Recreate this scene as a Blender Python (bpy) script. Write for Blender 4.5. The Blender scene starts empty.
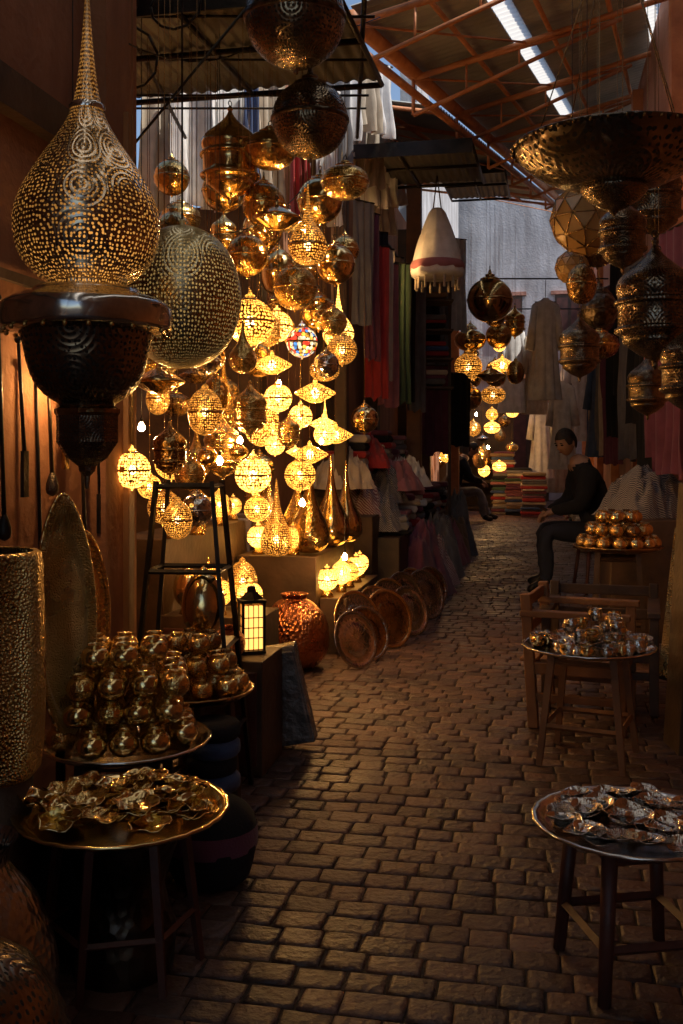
import bpy, math, random, bmesh
from mathutils import Vector, Matrix, noise
R = random.Random(7)
S = bpy.context.scene
COL = S.collection
TH = math.atan(0.2)          # the alley runs 11.3 deg to the right of +Y
ROTA = -TH

# ------------------------------------------------------------------ materials
def newmat(name):
    m = bpy.data.materials.new(name); m.use_nodes = True
    nt = m.node_tree
    return m, nt, nt.nodes['Principled BSDF'], nt.nodes['Material Output']
def N(nt, t, **kw):
    n = nt.nodes.new(t)
    for k, v in kw.items():
        setattr(n, k, v)
    return n
def ramp(nt, stops):
    r = N(nt, 'ShaderNodeValToRGB')
    e = r.color_ramp.elements
    e[0].position, e[0].color = stops[0][0], (*stops[0][1], 1)
    e[1].position, e[1].color = stops[-1][0], (*stops[-1][1], 1)
    for p, c in stops[1:-1]:
        x = e.new(p); x.color = (*c, 1)
    return r
def mathn(nt, op, a, b=None):
    m = N(nt, 'ShaderNodeMath', operation=op)
    for i, x in enumerate((a, b)):
        if x is None: continue
        if isinstance(x, (int, float)): m.inputs[i].default_value = x
        else: nt.links.new(x, m.inputs[i])
    return m.outputs[0]

def surf(name, c1, c2, rough=0.8, nscale=6, bump=0.3, bscale=40, metal=0.0, dist=0.01, sheen=0.0):
    m, nt, b, o = newmat(name)
    tc = N(nt, 'ShaderNodeTexCoord')
    n1 = N(nt, 'ShaderNodeTexNoise'); n1.inputs['Scale'].default_value = nscale; n1.inputs['Detail'].default_value = 6
    nt.links.new(tc.outputs['Object'], n1.inputs['Vector'])
    r = ramp(nt, [(0.3, c1), (0.7, c2)])
    nt.links.new(n1.outputs['Fac'], r.inputs[0]); nt.links.new(r.outputs[0], b.inputs['Base Color'])
    n2 = N(nt, 'ShaderNodeTexNoise'); n2.inputs['Scale'].default_value = bscale; n2.inputs['Detail'].default_value = 4
    nt.links.new(tc.outputs['Object'], n2.inputs['Vector'])
    bp = N(nt, 'ShaderNodeBump'); bp.inputs['Strength'].default_value = bump; bp.inputs['Distance'].default_value = dist
    nt.links.new(n2.outputs['Fac'], bp.inputs['Height']); nt.links.new(bp.outputs[0], b.inputs['Normal'])
    b.inputs['Roughness'].default_value = rough; b.inputs['Metallic'].default_value = metal
    if sheen: b.inputs['Sheen Weight'].default_value = sheen
    return m

def metal(name, c1, c2, rough=0.28, hammer=40, hb=0.25):
    m, nt, b, o = newmat(name)
    tc = N(nt, 'ShaderNodeTexCoord'); uv = N(nt, 'ShaderNodeUVMap')
    n1 = N(nt, 'ShaderNodeTexNoise'); n1.inputs['Scale'].default_value = 5; n1.inputs['Detail'].default_value = 8
    nt.links.new(tc.outputs['Object'], n1.inputs['Vector'])
    r = ramp(nt, [(0.35, c1), (0.65, c2)])
    nt.links.new(n1.outputs['Fac'], r.inputs[0]); nt.links.new(r.outputs[0], b.inputs['Base Color'])
    v = N(nt, 'ShaderNodeTexVoronoi', voronoi_dimensions='2D'); v.inputs['Scale'].default_value = hammer
    nt.links.new(uv.outputs[0], v.inputs['Vector'])
    bp = N(nt, 'ShaderNodeBump'); bp.inputs['Strength'].default_value = hb; bp.inputs['Distance'].default_value = 0.01
    nt.links.new(v.outputs['Distance'], bp.inputs['Height']); nt.links.new(bp.outputs[0], b.inputs['Normal'])
    rr = mathn(nt, 'MULTIPLY_ADD', n1.outputs['Fac'], 0.2)
    rr.node.inputs[2].default_value = rough - 0.1
    nt.links.new(rr, b.inputs['Roughness']); b.inputs['Metallic'].default_value = 1.0
    return m

def perf(name, c1, c2, glow, strength, n=36, rough=0.3, big=6, r0=0.2, r1=0.2, see=0.0, sample=True, mosaic=False):
    """pierced sheet metal: rosettes of small round holes, lit or dark behind"""
    m, nt, b, o = newmat(name)
    uv = N(nt, 'ShaderNodeUVMap'); tc = N(nt, 'ShaderNodeTexCoord')
    v1 = N(nt, 'ShaderNodeTexVoronoi', voronoi_dimensions='2D'); v1.inputs['Scale'].default_value = n; v1.inputs['Randomness'].default_value = 0.45
    v2 = N(nt, 'ShaderNodeTexVoronoi', voronoi_dimensions='2D'); v2.inputs['Scale'].default_value = big; v2.inputs['Randomness'].default_value = 0.0
    nt.links.new(uv.outputs[0], v1.inputs['Vector']); nt.links.new(uv.outputs[0], v2.inputs['Vector'])
    s = mathn(nt, 'SINE', mathn(nt, 'MULTIPLY', v2.outputs['Distance'], 26.0))
    s = mathn(nt, 'ABSOLUTE', s)
    thr = mathn(nt, 'MULTIPLY_ADD', s, r1); thr.node.inputs[2].default_value = r0
    hole = mathn(nt, 'LESS_THAN', v1.outputs['Distance'], thr)
    n1 = N(nt, 'ShaderNodeTexNoise'); n1.inputs['Scale'].default_value = 4; n1.inputs['Detail'].default_value = 6
    nt.links.new(tc.outputs['Object'], n1.inputs['Vector'])
    r = ramp(nt, [(0.35, c1), (0.65, c2)]); nt.links.new(n1.outputs['Fac'], r.inputs[0])
    nt.links.new(r.outputs[0], b.inputs['Base Color'])
    b.inputs['Metallic'].default_value = 1.0; b.inputs['Roughness'].default_value = rough
    bp = N(nt, 'ShaderNodeBump'); bp.inputs['Strength'].default_value = 0.18; bp.inputs['Distance'].default_value = 0.006
    nt.links.new(s, bp.inputs['Height']); nt.links.new(bp.outputs[0], b.inputs['Normal'])
    h = N(nt, 'ShaderNodeBsdfPrincipled')
    h.inputs['Base Color'].default_value = (0.02, 0.012, 0.006, 1); h.inputs['Roughness'].default_value = 0.9
    if strength > 0:
        h.inputs['Emission Color'].default_value = (*glow, 1)
        if mosaic:
            wn = N(nt, 'ShaderNodeTexWhiteNoise', noise_dimensions='3D'); nt.links.new(v1.outputs['Color'], wn.inputs['Vector'])
            rc = ramp(nt, [(0.0, (1, .75, .4)), (0.45, (1, .75, .4)), (0.5, (.9, .05, .02)), (.68, (.9, .05, .02)), (.7, (.1, .3, .7)), (.8, (.1, .3, .7)), (.82, (1, .45, .05))])
            rc.color_ramp.interpolation = 'CONSTANT'
            nt.links.new(wn.outputs['Value'], rc.inputs[0]); nt.links.new(rc.outputs[0], h.inputs['Emission Color'])
        st = mathn(nt, 'MULTIPLY', mathn(nt, 'POWER', mathn(nt, 'MULTIPLY', n1.outputs['Fac'], 2.0), 2.5), strength)
        nt.links.new(st, h.inputs['Emission Strength'])
    hs = h.outputs[0]
    if see:
        tr = N(nt, 'ShaderNodeBsdfTransparent'); m2 = N(nt, 'ShaderNodeMixShader'); m2.inputs[0].default_value = see
        nt.links.new(h.outputs[0], m2.inputs[1]); nt.links.new(tr.outputs[0], m2.inputs[2]); hs = m2.outputs[0]
    mx = N(nt, 'ShaderNodeMixShader')
    nt.links.new(hole, mx.inputs[0]); nt.links.new(b.outputs[0], mx.inputs[1]); nt.links.new(hs, mx.inputs[2])
    nt.links.new(mx.outputs[0], o.inputs['Surface'])
    if not sample: m.cycles.emission_sampling = 'NONE'
    return m

def emis(name, col, st, sample=True):
    m, nt, b, o = newmat(name)
    b.inputs['Base Color'].default_value = (*col, 1)
    b.inputs['Emission Color'].default_value = (*col, 1); b.inputs['Emission Strength'].default_value = st
    if not sample: m.cycles.emission_sampling = 'NONE'
    return m

BR1, BR2 = (0.58, 0.37, 0.11), (0.86, 0.6, 0.24)
AMB = (1.0, 0.46, 0.09)
M = {}
M['brass'] = metal('hammered_brass', BR1, BR2, 0.2, 38, 0.22)
M['brass_s'] = metal('polished_brass', (0.66, 0.45, 0.17), (0.9, 0.68, 0.33), 0.15, 20, 0.08)
M['brass_d'] = metal('aged_brass', (0.22, 0.13, 0.05), (0.46, 0.3, 0.13), 0.26, 28, 0.3)
M['copper'] = metal('hammered_copper', (0.36, 0.12, 0.05), (0.58, 0.23, 0.09), 0.28, 60, 0.7)
M['silver'] = metal('silvered_metal', (0.5, 0.46, 0.41), (0.8, 0.75, 0.68), 0.17, 24, 0.18)
M['gun'] = metal('dark_silver_metal', (0.3, 0.28, 0.25), (0.55, 0.51, 0.46), 0.24, 50, 0.4)
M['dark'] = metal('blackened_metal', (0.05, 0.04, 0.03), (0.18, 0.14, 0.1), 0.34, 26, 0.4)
M['eng'] = metal('engraved_brass', (0.45, 0.28, 0.09), (0.78, 0.54, 0.22), 0.28, 105, 0.9)
M['p_big'] = perf('pierced_silver_brass', (0.5, 0.38, 0.25), (0.7, 0.57, 0.42), (1.0, 0.42, 0.08), 0.5, 105, 0.2, 9, 0.02, 0.34, 0, False)
M['p_pale'] = perf('pierced_pale_brass', (0.5, 0.42, 0.24), (0.7, 0.6, 0.36), (1.0, 0.6, 0.18), 0.22, 100, 0.28, 9, 0.16, 0.14, 0, False)
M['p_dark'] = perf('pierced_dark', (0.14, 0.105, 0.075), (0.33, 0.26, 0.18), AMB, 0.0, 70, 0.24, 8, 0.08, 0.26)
M['p_brass'] = perf('pierced_brass', BR1, BR2, AMB, 0.1, 54, 0.2, 8, 0.06, 0.26, 0, False)
M['lit1'] = perf('pierced_brass_lit', (0.6, 0.36, 0.1), BR2, (1.0, 0.42, 0.055), 5.0, 40, 0.26, 6, 0.16, 0.3, 0.45)
M['lit2'] = perf('pierced_brass_bright', (0.6, 0.36, 0.1), BR2, (1.0, 0.46, 0.075), 9.0, 34, 0.26, 6, 0.22, 0.28, 0.45)
M['lit3'] = perf('pierced_brass_dim', (0.55, 0.32, 0.1), BR2, (1.0, 0.38, 0.05), 2.2, 44, 0.25, 7, 0.12, 0.26, 0.45)
M['litm'] = perf('mosaic_glass_lit', (0.5, 0.3, 0.1), BR2, (1.0, 0.5, 0.2), 1.5, 22, 0.27, 5, 0.5, 0.0, 0.0, True, True)
M['core'] = emis('lamp_core', (1.0, 0.6, 0.22), 26, False)
M['bulb'] = emis('bulb_glass', (1.0, 0.54, 0.18), 620)
M['glass'] = emis('lit_amber_glass', (1.0, 0.45, 0.1), 2.2)
M['glassd'] = surf('dull_amber_glass', (0.3, 0.17, 0.06), (0.5, 0.31, 0.13), 0.16, 5, 0.1, 30)
M['iron'] = surf('black_iron', (0.012, 0.011, 0.01), (0.035, 0.028, 0.022), 0.45, 10, 0.3, 60, 0.6)
M['rust'] = surf('red_oxide_steel', (0.42, 0.15, 0.055), (0.64, 0.27, 0.11), 0.6, 8, 0.3, 60)
M['wood'] = surf('worn_wood', (0.035, 0.02, 0.011), (0.1, 0.055, 0.028), 0.55, 5, 0.4, 30)
M['woodo'] = surf('orange_wood', (0.16, 0.07, 0.025), (0.3, 0.14, 0.05), 0.55, 5, 0.4, 30)
M['woodr'] = surf('dark_red_wood', (0.06, 0.02, 0.013), (0.12, 0.04, 0.027), 0.5, 6, 0.3, 30)
M['skin'] = surf('skin', (0.36, 0.2, 0.13), (0.44, 0.26, 0.17), 0.5, 8, 0.05, 60)
M['hair'] = surf('dark_hair', (0.01, 0.008, 0.007), (0.03, 0.02, 0.015), 0.6, 30, 0.6, 90)
M['eye'] = surf('eye', (0.02, 0.015, 0.01), (0.04, 0.03, 0.02), 0.2)
M['lip'] = surf('lips', (0.25, 0.1, 0.08), (0.3, 0.12, 0.1), 0.5)
M['dirt'] = surf('dirt_joint', (0.02, 0.013, 0.01), (0.04, 0.028, 0.02), 0.95, 12, 0.6, 80)
M['tin'] = surf('corrugated_tin', (0.24, 0.26, 0.25), (0.46, 0.47, 0.44), 0.45, 1.6, 0.2, 30, 0.0)
M['tind'] = surf('dark_corrugated_tin', (0.03, 0.028, 0.025), (0.09, 0.08, 0.07), 0.5, 1.6, 0.2, 30, 0.2)
M['wrap'] = surf('grey_plastic_wrap', (0.1, 0.1, 0.1), (0.2, 0.19, 0.18), 0.25, 6, 0.9, 14, 0, 0.05)

def plaster(name, c1, c2):
    m = surf(name, c1, c2, 0.9, 1.7, 0.5, 22, 0, 0.02)
    nt = m.node_tree; b = nt.nodes['Principled BSDF']
    tc = [n for n in nt.nodes if n.type == 'TEX_COORD'][0]
    mp = N(nt, 'ShaderNodeMapping'); mp.inputs['Scale'].default_value = (3, 3, 0.6)
    n3 = N(nt, 'ShaderNodeTexNoise'); n3.inputs['Scale'].default_value = 1.0; n3.inputs['Detail'].default_value = 7; n3.inputs['Distortion'].default_value = 1.0
    nt.links.new(tc.outputs['Object'], mp.inputs[0]); nt.links.new(mp.outputs[0], n3.inputs['Vector'])
    r3 = ramp(nt, [(0.3, (0.5, 0.46, 0.44)), (0.6, (1, 1, 1))]); nt.links.new(n3.outputs['Fac'], r3.inputs[0])
    mx = N(nt, 'ShaderNodeMixRGB', blend_type='MULTIPLY'); mx.inputs[0].default_value = 0.8
    src = b.inputs['Base Color'].links[0].from_socket
    nt.links.new(src, mx.inputs[1]); nt.links.new(r3.outputs[0], mx.inputs[2]); nt.links.new(mx.outputs[0], b.inputs['Base Color'])
    return m
M['plaster'] = plaster('ochre_plaster', (0.26, 0.11, 0.055), (0.42, 0.2, 0.11))
M['pink'] = plaster('pink_plaster', (0.4, 0.19, 0.14), (0.54, 0.28, 0.21))
M['pale'] = plaster('pale_plaster', (0.42, 0.42, 0.44), (0.58, 0.58, 0.6))

def fabric(name, c, stripe=None, sc=22, sheen=.15):
    m = surf(name, tuple(x*0.7 for x in c), c, 0.95, 9, 0.5, 160, 0, 0.004, sheen)
    if stripe:
        nt = m.node_tree; b = nt.nodes['Principled BSDF']
        tc = [n for n in nt.nodes if n.type == 'TEX_COORD'][0]
        w = N(nt, 'ShaderNodeTexWave', bands_direction='DIAGONAL'); w.inputs['Scale'].default_value = sc; w.inputs['Distortion'].default_value = 1.5
        nt.links.new(tc.outputs['Object'], w.inputs['Vector'])
        r = ramp(nt, [(0.6, (0, 0, 0)), (0.66, (1, 1, 1))]); nt.links.new(w.outputs['Fac'], r.inputs[0])
        mx = N(nt, 'ShaderNodeMixRGB'); src = b.inputs['Base Color'].links[0].from_socket
        nt.links.new(r.outputs[0], mx.inputs[0]); nt.links.new(src, mx.inputs[1]); mx.inputs[2].default_value = (*stripe, 1)
        nt.links.new(mx.outputs[0], b.inputs['Base Color'])
    return m
F = [fabric('cloth_red', (0.38, 0.03, 0.03)), fabric('cloth_cream', (0.5, 0.42, 0.32)), fabric('cloth_grey', (0.17, 0.165, 0.175)),
     fabric('cloth_plum', (0.17, 0.05, 0.09)), fabric('cloth_black', (0.012, 0.012, 0.014), None, 22, 0),
     fabric('cloth_rose', (0.38, 0.15, 0.17)), fabric('cloth_blue', (0.06, 0.1, 0.22)), fabric('cloth_white', (0.78, 0.77, 0.76)),
     fabric('cloth_green', (0.05, 0.1, 0.06)), fabric('cloth_tan', (0.26, 0.17, 0.09)), fabric('cloth_rose_striped', (0.3, 0.11, 0.13), (0.55, 0.47, 0.43)), fabric('cloth_grey_striped', (0.07, 0.07, 0.08), (0.34, 0.31, 0.29), 30)]
RED, CREAM, GREY, PLUM, BLK, ROSE, BLUE, WHITE, GREEN, TAN, RSTR, GSTR = F
DENIM = fabric('dark_trousers', (0.03, 0.035, 0.055), None, 22, 0)

def paver_mat():
    m, nt, b, o = newmat('stone_paver')
    at = N(nt, 'ShaderNodeVertexColor'); at.layer_name = 'tone'
    tc = N(nt, 'ShaderNodeTexCoord')
    n1 = N(nt, 'ShaderNodeTexNoise'); n1.inputs['Scale'].default_value = 2.2; n1.inputs['Detail'].default_value = 9
    nt.links.new(tc.outputs['Object'], n1.inputs['Vector'])
    r = ramp(nt, [(0.3, (0.055, 0.03, 0.024)), (0.7, (0.15, 0.09, 0.07))]); nt.links.new(n1.outputs['Fac'], r.inputs[0])
    mx = N(nt, 'ShaderNodeMixRGB', blend_type='MULTIPLY'); mx.inputs[0].default_value = 1
    nt.links.new(r.outputs[0], mx.inputs[1]); nt.links.new(at.outputs[0], mx.inputs[2]); nt.links.new(mx.outputs[0], b.inputs['Base Color'])
    n2 = N(nt, 'ShaderNodeTexNoise'); n2.inputs['Scale'].default_value = 40; n2.inputs['Detail'].default_value = 8
    nt.links.new(tc.outputs['Object'], n2.inputs['Vector'])
    bp = N(nt, 'ShaderNodeBump'); bp.inputs['Strength'].default_value = 0.9; bp.inputs['Distance'].default_value = 0.01
    nt.links.new(n2.outputs['Fac'], bp.inputs['Height']); nt.links.new(bp.outputs[0], b.inputs['Normal'])
    rr = ramp(nt, [(0.35, (0.36,)*3), (0.65, (0.66,)*3)]); nt.links.new(n1.outputs['Fac'], rr.inputs[0]); nt.links.new(rr.outputs[0], b.inputs['Roughness'])
    return m
M['paver'] = paver_mat()
def transl():
    m, nt, b, o = newmat('translucent_sheet')
    b.inputs['Base Color'].default_value = (0.85, 0.8, 0.72, 1); b.inputs['Roughness'].default_value = 0.5
    t = N(nt, 'ShaderNodeBsdfTranslucent'); t.inputs[0].default_value = (0.97, 0.92, 0.84, 1)
    mx = N(nt, 'ShaderNodeMixShader'); mx.inputs[0].default_value = 0.92
    nt.links.new(b.outputs[0], mx.inputs[1]); nt.links.new(t.outputs[0], mx.inputs[2]); nt.links.new(mx.outputs[0], o.inputs['Surface'])
    return m
M['transl'] = transl()

# ------------------------------------------------------------------ mesh builder
def catmull(P, sub):
    if sub <= 1: return P
    out = []
    n = len(P)
    for i in range(n-1):
        p0, p1, p2, p3 = P[max(i-1, 0)], P[i], P[i+1], P[min(i+2, n-1)]
        for k in range(sub):
            t = k/sub
            q = []
            for a in range(2):
                q.append(0.5*((2*p1[a])+(-p0[a]+p2[a])*t+(2*p0[a]-5*p1[a]+4*p2[a]-p3[a])*t*t+(-p0[a]+3*p1[a]-3*p2[a]+p3[a])*t**3))
            out.append((max(q[0], 0), q[1]))
    out.append(P[-1])
    return out
class MB:
    def __init__(s): s.v = []; s.f = []; s.mi = []; s.uv = []; s.sm = []; s.mats = []
    def mat(s, m):
        if isinstance(m, str): m = M[m]
        if m not in s.mats: s.mats.append(m)
        return s.mats.index(m)
    def add(s, vs, fs, m, T=None, uvs=None, smooth=False):
        o = len(s.v); k = s.mat(m)
        for p in vs:
            s.v.append(tuple(T @ Vector(p)) if T is not None else tuple(p))
        for i, f in enumerate(fs):
            s.f.append(tuple(x+o for x in f)); s.mi.append(k); s.sm.append(smooth)
            s.uv.append(uvs[i] if uvs else [(vs[x][0], vs[x][1]+vs[x][2]) for x in f])
    def lathe(s, prof, m, T=None, seg=28, sub=3, smooth=True, rmod=None, zmod=None):
        P = catmull(prof, sub)
        rm = max(p[0] for p in P)*6.283
        L = [0]
        for a, b in zip(P, P[1:]): L.append(L[-1]+math.hypot(b[0]-a[0], b[1]-a[1]))
        vs = []; fs = []; uvs = []
        for r, z in P:
            for j in range(seg):
                a = 6.28318*j/seg
                rr = r*(rmod(a, r, z) if rmod else 1)
                zz = z+(zmod(a, r, z) if zmod else 0)
                vs.append((rr*math.cos(a), rr*math.sin(a), zz))
        for i in range(len(P)-1):
            for j in range(seg):
                k = (j+1) % seg
                fs.append((i*seg+j, i*seg+k, (i+1)*seg+k, (i+1)*seg+j))
                u0, u1 = j/seg, (j+1)/seg
                uvs.append([(u0, L[i]/rm), (u1, L[i]/rm), (u1, L[i+1]/rm), (u0, L[i+1]/rm)])
        s.add(vs, fs, m, T, uvs, smooth)
    def box(s, c, d, m, rz=0, rx=0, ry=0):
        T = Matrix.Translation(c) @ Matrix.Rotation(rz, 4, 'Z') @ Matrix.Rotation(ry, 4, 'Y') @ Matrix.Rotation(rx, 4, 'X')
        x, y, z = d[0]/2, d[1]/2, d[2]/2
        vs = [(-x, -y, -z), (x, -y, -z), (x, y, -z), (-x, y, -z), (-x, -y, z), (x, -y, z), (x, y, z), (-x, y, z)]
        fs = [(0, 3, 2, 1), (4, 5, 6, 7), (0, 1, 5, 4), (1, 2, 6, 5), (2, 3, 7, 6), (3, 0, 4, 7)]
        s.add(vs, fs, m, T)
    def tube(s, p0, p1, r0, r1, m, seg=8, smooth=True):
        p0 = Vector(p0); p1 = Vector(p1); d = p1-p0
        q = d.to_track_quat('Z', 'Y').to_matrix().to_4x4()
        T = Matrix.Translation(p0) @ q
        L = d.length
        s.lathe([(0, 0), (r0, 0), (r1, L), (0, L)], m, T, seg, 1, smooth)
    def path(s, pts, r, m, seg=6):
        for a, b in zip(pts, pts[1:]): s.tube(a, b, r, r, m, seg)
    def ball(s, c, r, m, seg=16, sc=(1, 1, 1)):
        P = [(math.sin(math.pi*i/10), -math.cos(math.pi*i/10)) for i in range(11)]
        s.lathe(P, m, Matrix.Translation(c) @ Matrix.Diagonal((r*sc[0], r*sc[1], r*sc[2], 1)), seg, 1)
    def mesh(s, name):
        me = bpy.data.meshes.new(name)
        me.from_pydata(s.v, [], s.f)
        for m in s.mats: me.materials.append(m)
        me.polygons.foreach_set('material_index', s.mi); me.polygons.foreach_set('use_smooth', s.sm)
        l = me.uv_layers.new(name='UVMap')
        flat = [c for u in s.uv for p in u for c in p]
        l.data.foreach_set('uv', flat)
        me.update()
        return me
    def obj(s, name, loc=(0, 0, 0), rz=0, bevel=0, parent=None):
        o = bpy.data.objects.new(name, s.mesh(name)); COL.objects.link(o)
        o.location = loc; o.rotation_euler = (0, 0, rz)
        if bevel:
            b = o.modifiers.new('bevel', 'BEVEL'); b.width = bevel; b.segments = 2; b.limit_method = 'ANGLE'
        if parent: o.parent = parent
        return o

# ------------------------------------------------------------------ ground
g = MB(); g.add([(-150, -150, -0.02), (150, -150, -0.02), (150, 150, -0.02), (-150, 150, -0.02)], [(0, 1, 2, 3)], 'dirt'); g.obj('ground')
def paving():
    vs = []; fs = []; cols = []
    v = -3.0; row = 0
    cu, su = math.cos(TH), math.sin(TH)
    while v < 25:
        dv = R.uniform(0.082, 0.1)
        u = -2.0+R.uniform(-.08, 0)+(0.07 if row % 2 else 0)
        while u < 1.1:
            w = R.uniform(0.095, 0.15)
            h = R.uniform(-0.003, 0.003); tx = R.uniform(-.02, .02); ty = R.uniform(-.025, .025)
            a = R.uniform(-.03, .03); g_ = 0.0025
            cx, cy = u+w/2, v+dv/2
            t = R.uniform(0.55, 1.25); tr = R.uniform(-.04, .1)
            base = len(vs); jit = [(R.uniform(-.003, .003), R.uniform(-.003, .003)) for _ in range(4)]
            for (ins, zz) in ((g_, -0.02), (g_, h-0.006), (g_+0.006, h-.001), (g_+.014, h)):
                for q, (sx, sy) in enumerate(((-1, -1), (1, -1), (1, 1), (-1, 1))):
                    x = sx*(w/2-ins)+jit[q][0]; y = sy*(dv/2-ins)+jit[q][1]
                    z = zz+(x*tx+y*ty if zz > -0.015 else 0)
                    x, y = x-a*y, y+a*x
                    x += cx; y += cy+.006*math.sin(cx*2.1+row)
                    vs.append((x*cu+y*su, -x*su+y*cu, z))
            F4 = [(12, 13, 14, 15)]+[(r*4+i, r*4+(i+1) % 4, (r+1)*4+(i+1) % 4, (r+1)*4+i) for r in (0, 1, 2) for i in range(4)]
            for f in F4:
                fs.append(tuple(base+k for k in f)); cols.append((t+tr, t, t-tr, 1))
            u += w
        v += dv; row += 1
    me = bpy.data.meshes.new('paving'); me.from_pydata(vs, [], fs); me.materials.append(M['paver'])
    me.polygons.foreach_set('use_smooth', [True]*len(fs))
    ca = me.color_attributes.new('tone', 'FLOAT_COLOR', 'CORNER')
    flat = []
    for c in cols: flat += list(c)*4
    ca.data.foreach_set('color', flat)
    o = bpy.data.objects.new('paving', me); COL.objects.link(o)
paving()
b = MB(); b.add([(-2.1, -15, -.007), (1.3, -15, -.007), (1.3, 15, -.007), (-2.1, 15, -.007)], [(0, 1, 2, 3)], 'dirt'); b.obj('paving_joint_sand', (.2*11.0, 11.0, 0), ROTA)

# ------------------------------------------------------------------ walls (in alley frame x' = X - 0.2Y)
def wall(u, y0, y1, z0, z1, th, m):
    b = MB(); L = (y1-y0)/math.cos(TH)
    ym = (y0+y1)/2
    b.box((th/2, 0, (z0+z1)/2), (abs(th), L, z1-z0), m)
    return b, (u+0.2*ym, ym, 0)
b, loc = wall(-1.62, -4, 4.0, 0, 4.4, -0.3, 'plaster')
s_ = 0.045
for y in (-2.6, -1.1, 0.35, 2.55): b.box((s_/2, y, 1.9), (s_, 0.14, 3.8), 'wood')
b.box((s_/2+.004, 0, 2.32), (s_*1.2, 7.9, 0.12), 'wood')
b.box((s_/2+.002, 1.2, 1.0), (0.05, 2.0, 0.05), 'wood')
b.obj('souk_wall', loc, ROTA)
b, loc = wall(-3.1, 3.9, 7.4, 0, 3.6, -0.25, 'plaster'); b.obj('souk_wall', loc, ROTA)
b = MB(); b.box((0, 0, 1.8), (1.6, 0.2, 3.6), 'plaster'); b.obj('souk_wall', (-1.6, 3.8, 0), ROTA)
b = MB(); b.box((0, 0, 1.5), (1.25, 0.2, 3.0), 'wood'); b.obj('shop_partition', (-1.18, 7.35, 0), ROTA)
b, loc = wall(-2.05, 7.5, 25, 0, 4.7, -0.3, 'plaster')
for y in (-7.2, -4.6, -1.9, 1.0, 4.0, 7): b.box((0.07, y, 2.2), (0.14, 0.2, 4.4), 'wood')
b.box((-.15, 4.5, 6.2), (.28, 8.4, 3.0), 'pale')
b.obj('souk_wall', loc, ROTA)
b, loc = wall(1.0, 5.6, 25, 0, 5.0, 0.3, 'pink')
for y in (-8.5, -5.5, -2.3, 1.0, 4.0, 7): b.box((-0.05, y, 2.4), (0.1, 0.16, 4.8), 'rust')
b.obj('souk_wall', loc, ROTA)
b, loc = wall(1.15, -4, 5.6, 0, 4.4, 0.3, 'plaster'); b.obj('souk_wall', loc, ROTA)
b = MB(); b.box((0, 0, 3.9), (9, 0.3, 7.8), 'pale')
for x, w_, z0, h_ in ((-.9, 1.1, 0, 2.5), (.6, 1.0, 0, 2.4), (-1.6, .7, 4.0, 1.1), (.1, .7, 4.0, 1.1), (1.6, .7, 4.0, 1.1)):
    b.box((x, -.17, z0+h_/2), (w_, .04, h_), 'wood'); b.box((x, -.185, z0+h_+.05), (w_+.2, .07, .09), 'pink')
    for q in (-.25, .25): b.box((x+q*w_, -.2, z0+h_/2), (w_*.38, .02, h_*.85), 'woodr')
b.box((0, -.2, 3.1), (8.9, .1, .14), 'rust')
b.obj('souk_building', (4.1, 25.2, 0), ROTA)

# ------------------------------------------------------------------ roofs
def corr(b, A, dL, dT, wl, amp, m, nt=6, per=6):
    A = Vector(A); dL = Vector(dL); dT = Vector(dT)
    n = int(dL.length/wl*per)
    nn = dL.cross(dT).normalized()
    if nn.z < 0: nn = -nn
    vs = []; fs = []
    for i in range(n+1):
        off = nn*amp*math.sin(6.28318*i/per)
        for j in range(nt+1):
            vs.append(A+dL*(i/n)+dT*(j/nt)+off)
    for i in range(n):
        for j in range(nt):
            a = i*(nt+1)+j; fs.append((a, a+1, a+nt+2, a+nt+1))
    b.add(vs, fs, m, smooth=True)
A = Vector((0.05, 6.2, 4.0)); DL = Vector((3.35, 9.8, 1.4))*1.05; DT = Vector((2.9, 0, 0.93))
b = MB()
corr(b, A, DL, DT*0.25, 0.11, 0.014, 'tin')
corr(b, A+DT*0.245+Vector((0, 0, .03)), DL, DT*0.05, 0.11, 0.014, 'transl', 2)
corr(b, A+DT*0.29+Vector((0, 0, .06)), DL, DT*0.315, 0.11, 0.014, 'tin')
corr(b, A+DT*0.60+Vector((0, 0, .09)), DL, DT*0.05, 0.11, 0.014, 'transl', 2)
corr(b, A+DT*0.645+Vector((0, 0, .12)), DL, DT*0.39, 0.11, 0.014, 'tin')
dn = Vector((0, 0, -0.07))
for t, r in ((0, .055), (.16, .02), (.36, .02), (.52, .02), (.7, .02)):
    b.tube(A+DT*t+dn, A+DT*t+DL+dn, r, r, 'rust', 6)
b.tube(A+Vector((.1, 0, -.3)), A+DL+Vector((.1, 0, -.3)), .03, .03, 'rust', 6)
for i in range(8):
    s = i/7
    P0 = A+DL*s+dn*1.6; P1 = P0+DT
    b.tube(P0, P1, .024, .024, 'rust', 6)
    Q0 = P0+Vector((0, 0, -.28)); Q1 = P0+DT*0.55+Vector((0, 0, -.05))
    b.tube(P0, Q1, .014, .014, 'rust', 5); b.tube(Q0, Q1, .018, .018, 'rust', 5); b.tube(P0, Q0, .016, .016, 'rust', 5)
    for k in (.14, .28, .42):
        b.tube(P0+DT*k, Q0+(Q1-Q0)*(k/.55), .009, .009, 'rust', 5)
    if i < 7:
        b.tube(P0, P0+DL/7+DT*.3, .009, .009, 'rust', 5)
b.obj('unseen_shade_roof')
b = MB()
P = A+DL*.24+Vector((-.06, 0, -.12)); dLl = DL*.76
corr(b, P, dLl, Vector((-1.1, 0, .12)), .11, .014, 'tin')
corr(b, P+Vector((-1.08, 0, .16)), dLl, Vector((-.16, 0, .02)), .11, .014, 'transl', 2)
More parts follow.
